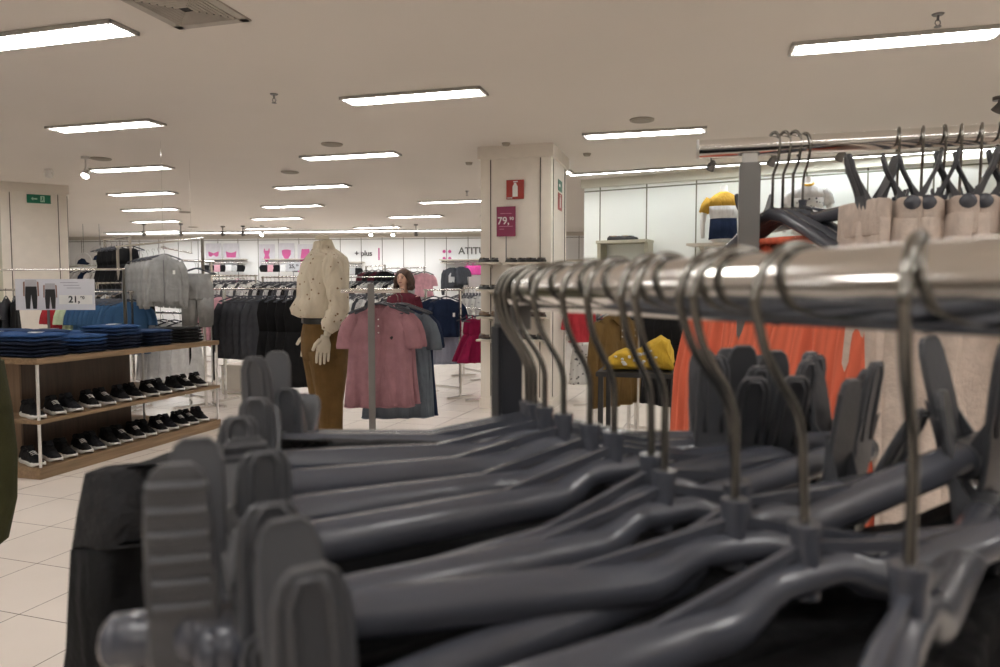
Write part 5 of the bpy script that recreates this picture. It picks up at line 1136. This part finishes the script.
# exit sign on the left column
fo = o2; t_ = (43 - CX) / F; k_ = (t_ * fo.y - fo.x) / (dx2.x - t_ * dx2.y); p = fo + dx2 * k_ - Vector((-dx2.y, dx2.x, 0)) * 0.006; p.z = H(199, p.y)
e = flat_sign('exit_sign', 'green exit pictogram sign high on the left column', p, AZ2, 18 / F * p.y * 1.12, 8.5 / F * p.y, M_GRNS)
M_MINT = mat('mint_symbol', (0.45, 0.65, 0.52), 0.5)
b = MB(); b.box((-0.055, -0.0035, 0), (0.07, 0.002, 0.022)); b.prism([(-0.10, 0), (-0.075, 0.028), (-0.075, -0.028)], 0.002, 'xz', -0.0035); part(b, 'arrow_symbol', M_MINT, e)
b = MB(); b.prism([(0.02, -0.045), (0.075, -0.045), (0.075, 0.045), (0.02, 0.045)], 0.002, 'xz', -0.0030); part(b, 'door_symbol', M_MINT, e)
b = MB(); b.ball((0.050, -0.0045, 0.027), (0.008, 0.001, 0.008), 8, 6); b.bar((0.05, -0.0045, 0.018), (0.044, -0.0045, -0.008), 0.012, 0.002, (0, 1, 0)); b.bar((0.044, -0.0045, -0.008), (0.060, -0.0045, -0.032), 0.007, 0.002, (0, 1, 0)); b.bar((0.044, -0.0045, -0.008), (0.030, -0.0045, -0.030), 0.007, 0.002, (0, 1, 0)); b.bar((0.05, -0.0045, 0.014), (0.066, -0.0045, 0.0), 0.006, 0.002, (0, 1, 0)); part(b, 'running_symbol', M_GRNS, e)
# shelves with shoes
M_SHB = mat('brown_leather', (0.05, 0.024, 0.014), 0.4); M_SHK = mat('black_leather', (0.013, 0.012, 0.012), 0.35); M_TAN = mat('tan_insole', (0.42, 0.32, 0.22), 0.6)
def loafer(up):
    u = MB(); prof = [(-0.125, 0.045, 0.022), (-0.10, 0.062, 0.03), (-0.05, 0.050, 0.032), (0.0, 0.052, 0.033), (0.05, 0.045, 0.037), (0.095, 0.034, 0.032), (0.12, 0.026, 0.018)]; rr = []
    for x, zt_, w_ in prof: rr.append([(x, w_ * math.cos(2 * PI * q / 14), 0.014 + (zt_ - 0.014) * max(0, math.sin(2 * PI * q / 14)) - 0.005 * max(0, -math.sin(2 * PI * q / 14))) for q in range(14)])
    u.loft(rr); s_ = MB(); s_.loft([[(x * k, y * k, z) for x, y in ((-0.128, 0), (-0.12, 0.026), (-0.03, 0.028), (0.06, 0.038), (0.11, 0.028), (0.126, 0), (0.11, -0.028), (0.06, -0.036), (-0.03, -0.028), (-0.12, -0.026))] for z, k in ((0, 0.97), (0.004, 1), (0.013, 1))])
    s_.box((-0.095, 0, 0.004), (0.05, 0.045, 0.022)); i_ = MB(); i_.ball((-0.055, 0, 0.052), (0.05, 0.022, 0.007), 12, 6)
    b_ = MB(); b_.bar((0.035, -0.034, 0.040), (0.035, 0.034, 0.040), 0.02, 0.018)
    return [('upper', u.mesh('upper', up), None), ('sole', s_.mesh('sole', M_SOLEB), None), ('insole', i_.mesh('insole', M_TAN), None), ('strap', b_.mesh('strap', up), None)]
LOAF = [loafer(M_SHB), loafer(M_SHK), loafer(mat('tan_leather', (0.14, 0.075, 0.035), 0.4))]
M_SHELF = mat('white_shelf', (0.62, 0.57, 0.48), 0.45)
for gi, (pa, pb_, side) in enumerate(((479, 500, 'left'), (505, 548, 'right'))):
    for ri, py in enumerate((262.5, 289.5, 316.5, 339)):
        xa, xb = col_x(pa, 0.13), col_x(pb_, 0.13); pm = co + ux * ((xa + xb) / 2) - uy * 0.13; z = H(py, pm.y)
        row = ['top', 'second', 'third', 'lowest'][ri]
        e = link('shoe_shelf', None, None, (pm.x, pm.y, z), (0, 0, AX)); meta(e, row + ' small ' + side + ' shoe shelf on the front of the cream column', 'shelf', 'shoe shelves on the column')
        b = MB(); b.box((0, 0, -0.010), (xb - xa, 0.25, 0.02)); part(b, 'shelf_board', M_SHELF, e, bevel=0.002)
        b = MB()
        for s in ((-1, 1) if gi else (0,)): b.prism([(0.12, -0.02), (-0.04, -0.02), (0.12, -0.07)], 0.008, 'yz', s * (xb - xa) * 0.35)
        part(b, 'bracket', M_SHELF, e)
        ns = 2 if gi == 0 else 4
        for k in range(ns):
            xx = (xa + xb) / 2 + ((k + 0.5) / ns - 0.5) * (xb - xa) * 0.92; q = co + ux * xx - uy * 0.13
            kit = LOAF[(ri + (k // 2)) % 3 if ri else 1]
            place(kit, 'leather_shoe', ['black', 'brown', 'brown or black', 'tan or brown'][ri] + ' shoe, ' + row + ' ' + side + ' column shelf, ' + ORD[k] + ' from left', 'shoe', (q.x, q.y, z + 0.001), AX + R(-62 if k % 2 else -50), 'leather shoes on the column shelves')
# wall shelf with a pair of dark sandals and the tops on the right wall
rwx = Vector((math.cos(RW), math.sin(RW), 0)); rwy = Vector((-math.sin(RW), math.cos(RW), 0))
q0 = wall_pt(603, 0); q1 = wall_pt(653, 0); wL = (q1 - q0).length; zz = H(240, 10.2)
e = link('wall_shelf', None, None, ((q0 + q1) / 2 - rwy * 0.16 - Vector((0, 0, 0))).to_tuple(), (0, 0, RW)); meta(e, 'beige wall shelf unit on the right wall holding dark sandals', 'shelf')
b = MB(); b.box((0, 0, zz - 0.02), (wL, 0.32, 0.04)); part(b, 'shelf_board', mat('shelf_beige', (0.46, 0.44, 0.34), 0.5), e, bevel=0.003)
for s in (-1, 1): b = MB(); b.box((s * (wL / 2 - 0.03), 0.02, zz / 2 - 0.02), (0.05, 0.26, zz - 0.04)); part(b, 'side_panel', mat('shelf_beige', (0.46, 0.44, 0.34), 0.5), e, bevel=0.003)
b = MB(); b.box((0, 0, zz - 0.38), (wL - 0.1, 0.28, 0.025)); part(b, 'lower_shelf', mat('shelf_beige', (0.46, 0.44, 0.34), 0.5), e)
for k in range(2):
    q = (q0 + q1) / 2 - rwy * 0.18 + rwx * (-0.10 + 0.17 * k); place(LOAF[1], 'sandal', 'dark sandal on the right wall shelf, ' + ('left' if k == 0 else 'right') + ' one', 'shoe', (q.x, q.y, zz + 0.001), RW + R(-10 - 12 * k), 'dark sandals', scale=1.25)
# torso form with yellow, white and navy tee
def torso_kit(mats_):
    z = [0.0, -0.03, -0.10, -0.20, -0.33, -0.47, -0.62]; hw = [0.055, 0.11, 0.20, 0.205, 0.185, 0.17, 0.185]; hd_ = [0.05, 0.07, 0.10, 0.125, 0.12, 0.11, 0.12]
    kit = []; cuts = ((0, 3), (3, 5), (5, 6))
    zz_ = [0, -0.03, -0.10, -0.19, -0.26, -0.35, -0.62]
    for i, (nm, (a, b_)) in enumerate(zip(('yoke', 'chest_band', 'lower_body'), ((0, 3), (3, 5), (5, 6)))):
        b = MB(); b.loft([sring((0, 0, zz_[j]), hw[j], hd_[j], 28, 0.9) for j in range(a, b_ + 1)]); kit.append((nm, b.mesh(nm, mats_[i]), None))
    for s in (-1, 1):
        b = MB(); b.tube([(s * 0.17, 0, -0.10), (s * 0.225, 0, -0.17), (s * 0.25, 0, -0.27)], [(0.06, 0.07), (0.06, 0.065), (0.062, 0.065)], 14); kit.append(('sleeve', b.mesh('sleeve', mats_[0]), None))
        b = MB(); b.tube([(s * 0.245, 0, -0.25), (s * 0.265, 0.01, -0.42), (s * 0.262, -0.02, -0.60)], [0.042, 0.034, 0.024], 12); kit.append(('arm', b.mesh('arm', M_WHITE), None))
    b = MB(); b.cyl((0, 0, -0.02), (0, 0, 0.08), 0.05, 0.045, 20); kit.append(('neck', b.mesh('neck', M_WHITE), None))
    b = MB(); b.cyl((0, 0.0, -0.62), (0, 0.0, -0.66), 0.17, 0.12, 24); kit.append(('stand', b.mesh('stand', M_WHITE), None))
    return kit
q = wall_pt(726, 0) - rwy * 0.28; zt_ = H(192, q.y)
place(torso_kit([C['must'], C['white'], C['navy']]), 'torso_form', 'white torso form in a mustard, white and navy striped tee beside the grey upright', 'torso form', (q.x, q.y, zt_), RW + R(18))
e = link('wall_shelf', None, None, (q.x, q.y, 0), (0, 0, RW)); meta(e, 'white shelf under the two torso forms on the right wall', 'shelf')
b = MB(); b.box((0.65, 0.06, zt_ - 0.68), (2.2, 0.40, 0.03)); part(b, 'shelf_board', M_SHELF, e, bevel=0.003)
for s in (-0.3, 0.65, 1.6): b = MB(); b.prism([(0.24, zt_ - 0.70), (-0.04, zt_ - 0.70), (0.24, zt_ - 0.85)], 0.012, 'yz', s); part(b, 'bracket', M_SHELF, e)
q2 = q + rwx * 1.02; TK2 = torso_kit([C['white'], C['wprint'], C['white']]); b = MB(); b.tube([(0.062 * math.cos(a), 0.055 * math.sin(a) - 0.01, -0.012 - 0.02 * math.sin(-a)) for a in [2 * PI * q_ / 20 for q_ in range(20)]], [(0.016, 0.022)] * 20, 8, closed=True); TK2.append(('collar', b.mesh('collar', C['must']), None, 'mustard collar'))
place(TK2, 'torso_form', 'white torso form with a mustard collar seen between the hanger hooks', 'torso form', (q2.x, q2.y, zt_ + 0.04), RW + R(10))

# ================================================================== BACK WALL DISPLAYS
BWR = R(-7); bx = Vector((math.cos(BWR), math.sin(BWR), 0)); by = Vector((-math.sin(BWR), math.cos(BWR), 0)); BO = Vector((-4.6, 20.8, 0))
def bw(px, py, off=0.02):
    b0 = BO - by * off; t = (px - CX) / F; k = (t * b0.y - b0.x) / (bx.x - t * bx.y); p = b0 + bx * k; return Vector((p.x, p.y, H(py, p.y)))
M_PINK = mat('pink_print', (0.60, 0.10, 0.30), 0.5); M_PALEPK = mat('pale_card', (0.70, 0.68, 0.72), 0.5)
shapes = {
 'bra': [(-1, .3), (-.9, .45), (-.5, .3), (0, .1), (.5, .3), (.9, .45), (1, .3), (.9, -.35), (.5, -.5), (0, -.15), (-.5, -.5), (-.9, -.35)],
 'bandeau': [(-1, .5), (-.5, .3), (0, .2), (.5, .3), (1, .5), (.85, -.6), (-.85, -.6)],
 'bodysuit': [(-.55, 1.2), (-.4, 1.2), (-.3, .8), (.3, .8), (.4, 1.2), (.55, 1.2), (.6, .6), (.35, .0), (.6, -.6), (.15, -1.3), (-.15, -1.3), (-.6, -.6), (-.35, 0), (-.6, .6)],
 'briefs': [(-.8, .6), (-.3, .75), (.3, .75), (.8, .6), (.75, -.1), (.2, -.95), (-.2, -.95), (-.75, -.1)],
 'shorts': [(-.6, .9), (.6, .9), (.85, -.9), (.1, -.95), (0, -.5), (-.1, -.95), (-.85, -.9)]}
for px, py, sh, k in ((215, 253.5, 'bra', .20), (232.5, 253.5, 'bandeau', .20), (268, 254.5, 'bodysuit', .19), (287.5, 253.5, 'briefs', .21), (306.5, 254.5, 'shorts', .23)):
    p = bw(px, py + 0.5, 0.03); e = flat_sign('poster', 'pale wall poster with a pink ' + sh + ' silhouette on the back wall', p, BWR, 0.48, 0.62, M_PALEPK, 'poster', 0.012)
    b = MB(); b.prism([(x * k * 0.82, z * k * 0.82) for x, z in shapes[sh]], 0.006, 'xz', -0.009); part(b, sh + '_silhouette', M_PINK, e)
for i, (px, py) in enumerate(((444.5, 251.5), (450, 251.5), (444.5, 258.5), (450, 258.5))):
    p = bw(px, py, 0.02); b = MB(); b.cyl((0, 0, 0), (0, -0.02, 0), 0.045, None, 14); o = link('wall_dot', b.mesh('wall_dot', M_PINK), None, p, (0, 0, BWR)); meta(o, 'pink dot on the back wall, ' + ['upper left', 'upper right', 'lower left', 'lower right'][i] + ' of four', 'wall decoration', 'four pink dots')
p = bw(379.5, 254, 0.02); b = MB(); b.box((0, 0, 0), (0.035, 0.02, 0.34)); o = link('wall_strip', b.mesh('wall_strip', M_PINK, 0.002), None, p, (0, 0, BWR)); meta(o, 'narrow upright pink strip on the back wall above the woman', 'wall decoration')
M_LET = mat('grey_letters', (0.12, 0.12, 0.115), 0.5)
def sign_letters(body, px, py, size, lab):
    p = bw(px, py, 0.02); e = link('wall_lettering', None, None, p, (0, 0, BWR)); meta(e, lab, 'lettering'); part(text_mesh(body, size, M_LET, 0.01, 0.004), 'letters', None, e); return e
sign_letters('+ plus', 364, 253.5, 0.21, 'dark lettering reading + plus on the back wall')
sign_letters('ATITUDE', 478, 251, 0.27, 'dark capital lettering on the back wall, partly hidden by the cream column')
M_LING = [M_BLACK, C['lpink'], C['white'], C['lgrey'], C['hot']]
# wall bars with small lingerie pieces
def mini(col):
    b = MB(); b.loft([sring((0, 0, z), a, 0.03, 20, 0.8, 0.006, 1, fr=8) for z, a in ((0, 0.06), (-0.02, 0.12), (-0.08, 0.145), (-0.16, 0.12), (-0.20, 0.10))]); s_ = MB()
    for s in (-1, 1): s_.tube([(s * 0.08, 0, -0.02), (s * 0.05, 0, 0.05), (0, 0, 0.07)], 0.006, 6)
    return [('cups', b.mesh('cups', col), None), ('straps', s_.mesh('straps', col), None)]
MIN = [mini(c) for c in M_LING]
rows_ = [(204, 244, 265, 'under the pink bra posters'), (262, 312, 265, 'under the bodysuit and briefs posters'), (206, 246, 281, 'low, left of the charcoal cardigans'), (336, 362, 268, 'right of the mannequin')]
for ri, (pa, pb_, py, wh) in enumerate(rows_):
    A_ = bw(pa, py, 0.35); B_ = bw(pb_, py, 0.35); v_ = B_ - A_; L_ = v_.length
    e = link('wall_rail', None, None, A_, (0, 0, BWR)); meta(e, 'wall-mounted display bar for lingerie, ' + wh, 'display rail')
    b = MB(); b.cyl((0, 0, 0.07), (L_, 0, 0.07), 0.012, None, 10); part(b, 'bar', M_CHROME, e)
    for t in (0.08, 0.92): b = MB(); b.box((t * L_, 0.17, 0.07), (0.02, 0.33, 0.02)); part(b, 'bracket', M_CHROME, e)
    b = MB(); b.box((L_ / 2, 0.2, 0.17), (L_, 0.25, 0.02)); part(b, 'shelf_board', M_SHELF, e)
    n = max(4, int(L_ / 0.17))
    for k in range(n):
        q = A_ + bx * (L_ * (k + 0.5) / n) - by * 0.0; q.z = A_.z
        place(MIN[[0, 0, 1, 0, 2, 3, 0, 4][(k + ri) % 8]], 'bra', 'small bra hanging ' + wh + ', ' + ORD[k % 20] + ' from the left', 'bra', q, BWR + R(12 * (-1) ** k), 'bras, ' + wh)
# price holder above the lingerie, grey jumper, pink bras at the right
p = bw(294, 266.5, 0.6); e = flat_sign('price_sign', 'small grey price card standing over the lingerie left of the mannequin', p, BWR, 0.40, 0.24, mat('price_grey', (0.42, 0.42, 0.44), 0.5))
part(text_mesh('25,', 0.15, M_INK, 0.002, 0.004), 'price_figures', None, e, (-0.03, -0.006, 0.0)); part(text_mesh('90', 0.08, M_INK, 0.002, 0.002), 'price_figures', None, e, (0.12, -0.006, 0.03))
b = MB(); b.cyl((0, 0.01, -0.12), (0, 0.01, -0.4), 0.01, None, 8); part(b, 'stem', M_STEEL, e)
A_ = bw(440, 261, 0.3); B_ = bw(486, 261, 0.3); L_ = (B_ - A_).length
e = link('wall_rail', None, None, A_, (0, 0, BWR)); meta(e, 'wall shelf with hanging bar left of the cream column on the back wall', 'display rail')
b = MB(); b.box((L_ / 2, 0.1, 0.03), (L_, 0.4, 0.03)); part(b, 'shelf_board', M_SHELF, e)
b = MB(); b.cyl((0, 0, -0.05), (L_, 0, -0.05), 0.012, None, 10); part(b, 'bar', M_CHROME, e)
for t in (0.05, 0.95): b = MB(); b.box((t * L_, 0.15, -0.02), (0.02, 0.3, 0.06)); part(b, 'bracket', M_CHROME, e)
GJ = top_kit(C['char'], 0.5, 'long', 0.23, 140, pattern=C['lgrey'])
q = A_ + bx * 0.35; place(GJ, 'grey_jumper', 'dark grey jumper with pale printed front on the back wall, left of the column', 'jumper', (q.x, q.y, A_.z - 0.05), BWR, scale=1.15)
q = A_ + bx * 0.62 - by * 0.1; place(top_kit(C['char'], 0.5, 'short', 0.2, 141), 'charcoal_tee', 'charcoal tee beside the grey printed jumper on the back wall', 'tee', (q.x, q.y, A_.z - 0.05), BWR)
for k in range(3):
    q = A_ + bx * (0.85 + 0.17 * k); place(MIN[4], 'pink_bra', 'hot pink bra left of the cream column, ' + ORD[k] + ' from the left', 'bra', (q.x, q.y, A_.z - 0.13), BWR + R(10 * k), 'hot pink bras', scale=1.3)
# round white disc signs at far left
for i, (px, py, r_) in enumerate(((100, 258, 0.30), (84, 262, 0.22))):
    p = W(px, py, 17.5); b = MB(); b.cyl((0, 0, 0), (0, -0.03, 0), r_, None, 36); e = link('round_sign', None, None, p, (0, 0, BWR)); meta(e, ['large white round sign with a navy cap shape left of the black dresses', 'smaller white round sign at the left of the large one'][i], 'sign')
    part(b, 'disc', mat('sign_white', (0.8, 0.8, 0.8), 0.5), e); c_ = MB(); c_.prism([(-0.16, -0.05), (-0.12, 0.04), (-0.03, 0.09), (0.05, 0.07), (0.09, 0.0), (0.18, -0.03), (0.12, -0.07)], 0.01, 'xz', -0.035); part(c_, 'printed_shape', C['navy'], e)
    b = MB(); b.cyl((0, 0.0, 2.99 - p.z), (0, 0.0, r_ * 0.95), 0.006, None, 6); part(b, 'suspension_wire', M_STEEL, e)
far_row(70, 112, 16.0, 266, 7, [top_kit(C['navy'], 0.5, 'short', 0.21, 150, low=True), top_kit(C['white'], 0.5, 'short', 0.21, 151, low=True), top_kit(C['lgrey'], 0.5, 'short', 0.21, 152, low=True)], 'navy_or_white_tee', 'navy, white or grey tee', 'tees behind the chrome rail', 'tee', 30) if FR.append('left of the black dresses') is None else 0
# far shelving and garments seen between the column and the right wall
p = W(578, 292, 15.0); e = link('shelf_unit', None, None, (p.x, p.y, 0), (0, 0, AX)); meta(e, 'white shelf unit far back between the cream column and the right wall', 'shelf')
for k in range(4): b = MB(); b.box((0, 0, 0.5 + 0.5 * k), (1.2, 0.4, 0.03)); part(b, 'shelf_board', M_SHELF, e)
for s in (-1, 1): b = MB(); b.box((s * 0.6, 0, 1.1), (0.03, 0.4, 2.2)); part(b, 'side_panel', M_SHELF, e)
for k in range(3):
    b = MB(); b.loft([sring((0, 0, z), a, 0.09, 20, 0.7) for z, a in ((0, 0.11), (0.01, 0.13), (0.22, 0.12), (0.25, 0.10))]); h_ = MB(); h_.tube([(-0.06, 0, 0.24), (-0.05, 0, 0.34), (0.05, 0, 0.34), (0.06, 0, 0.24)], 0.008, 6)
    q = p + ux * (-0.35 + 0.33 * k); c_ = [M_BLACK, C['char'], C['red']][k]
    place([('bag_body', b.mesh('bag_body', c_), None), ('handle', h_.mesh('handle', c_), None)], 'handbag', ['black', 'charcoal', 'red'][k] + ' handbag on the far shelf between column and right wall', 'handbag', (q.x, q.y, 1.516 + (0.5 if k == 2 else 0)), AX)
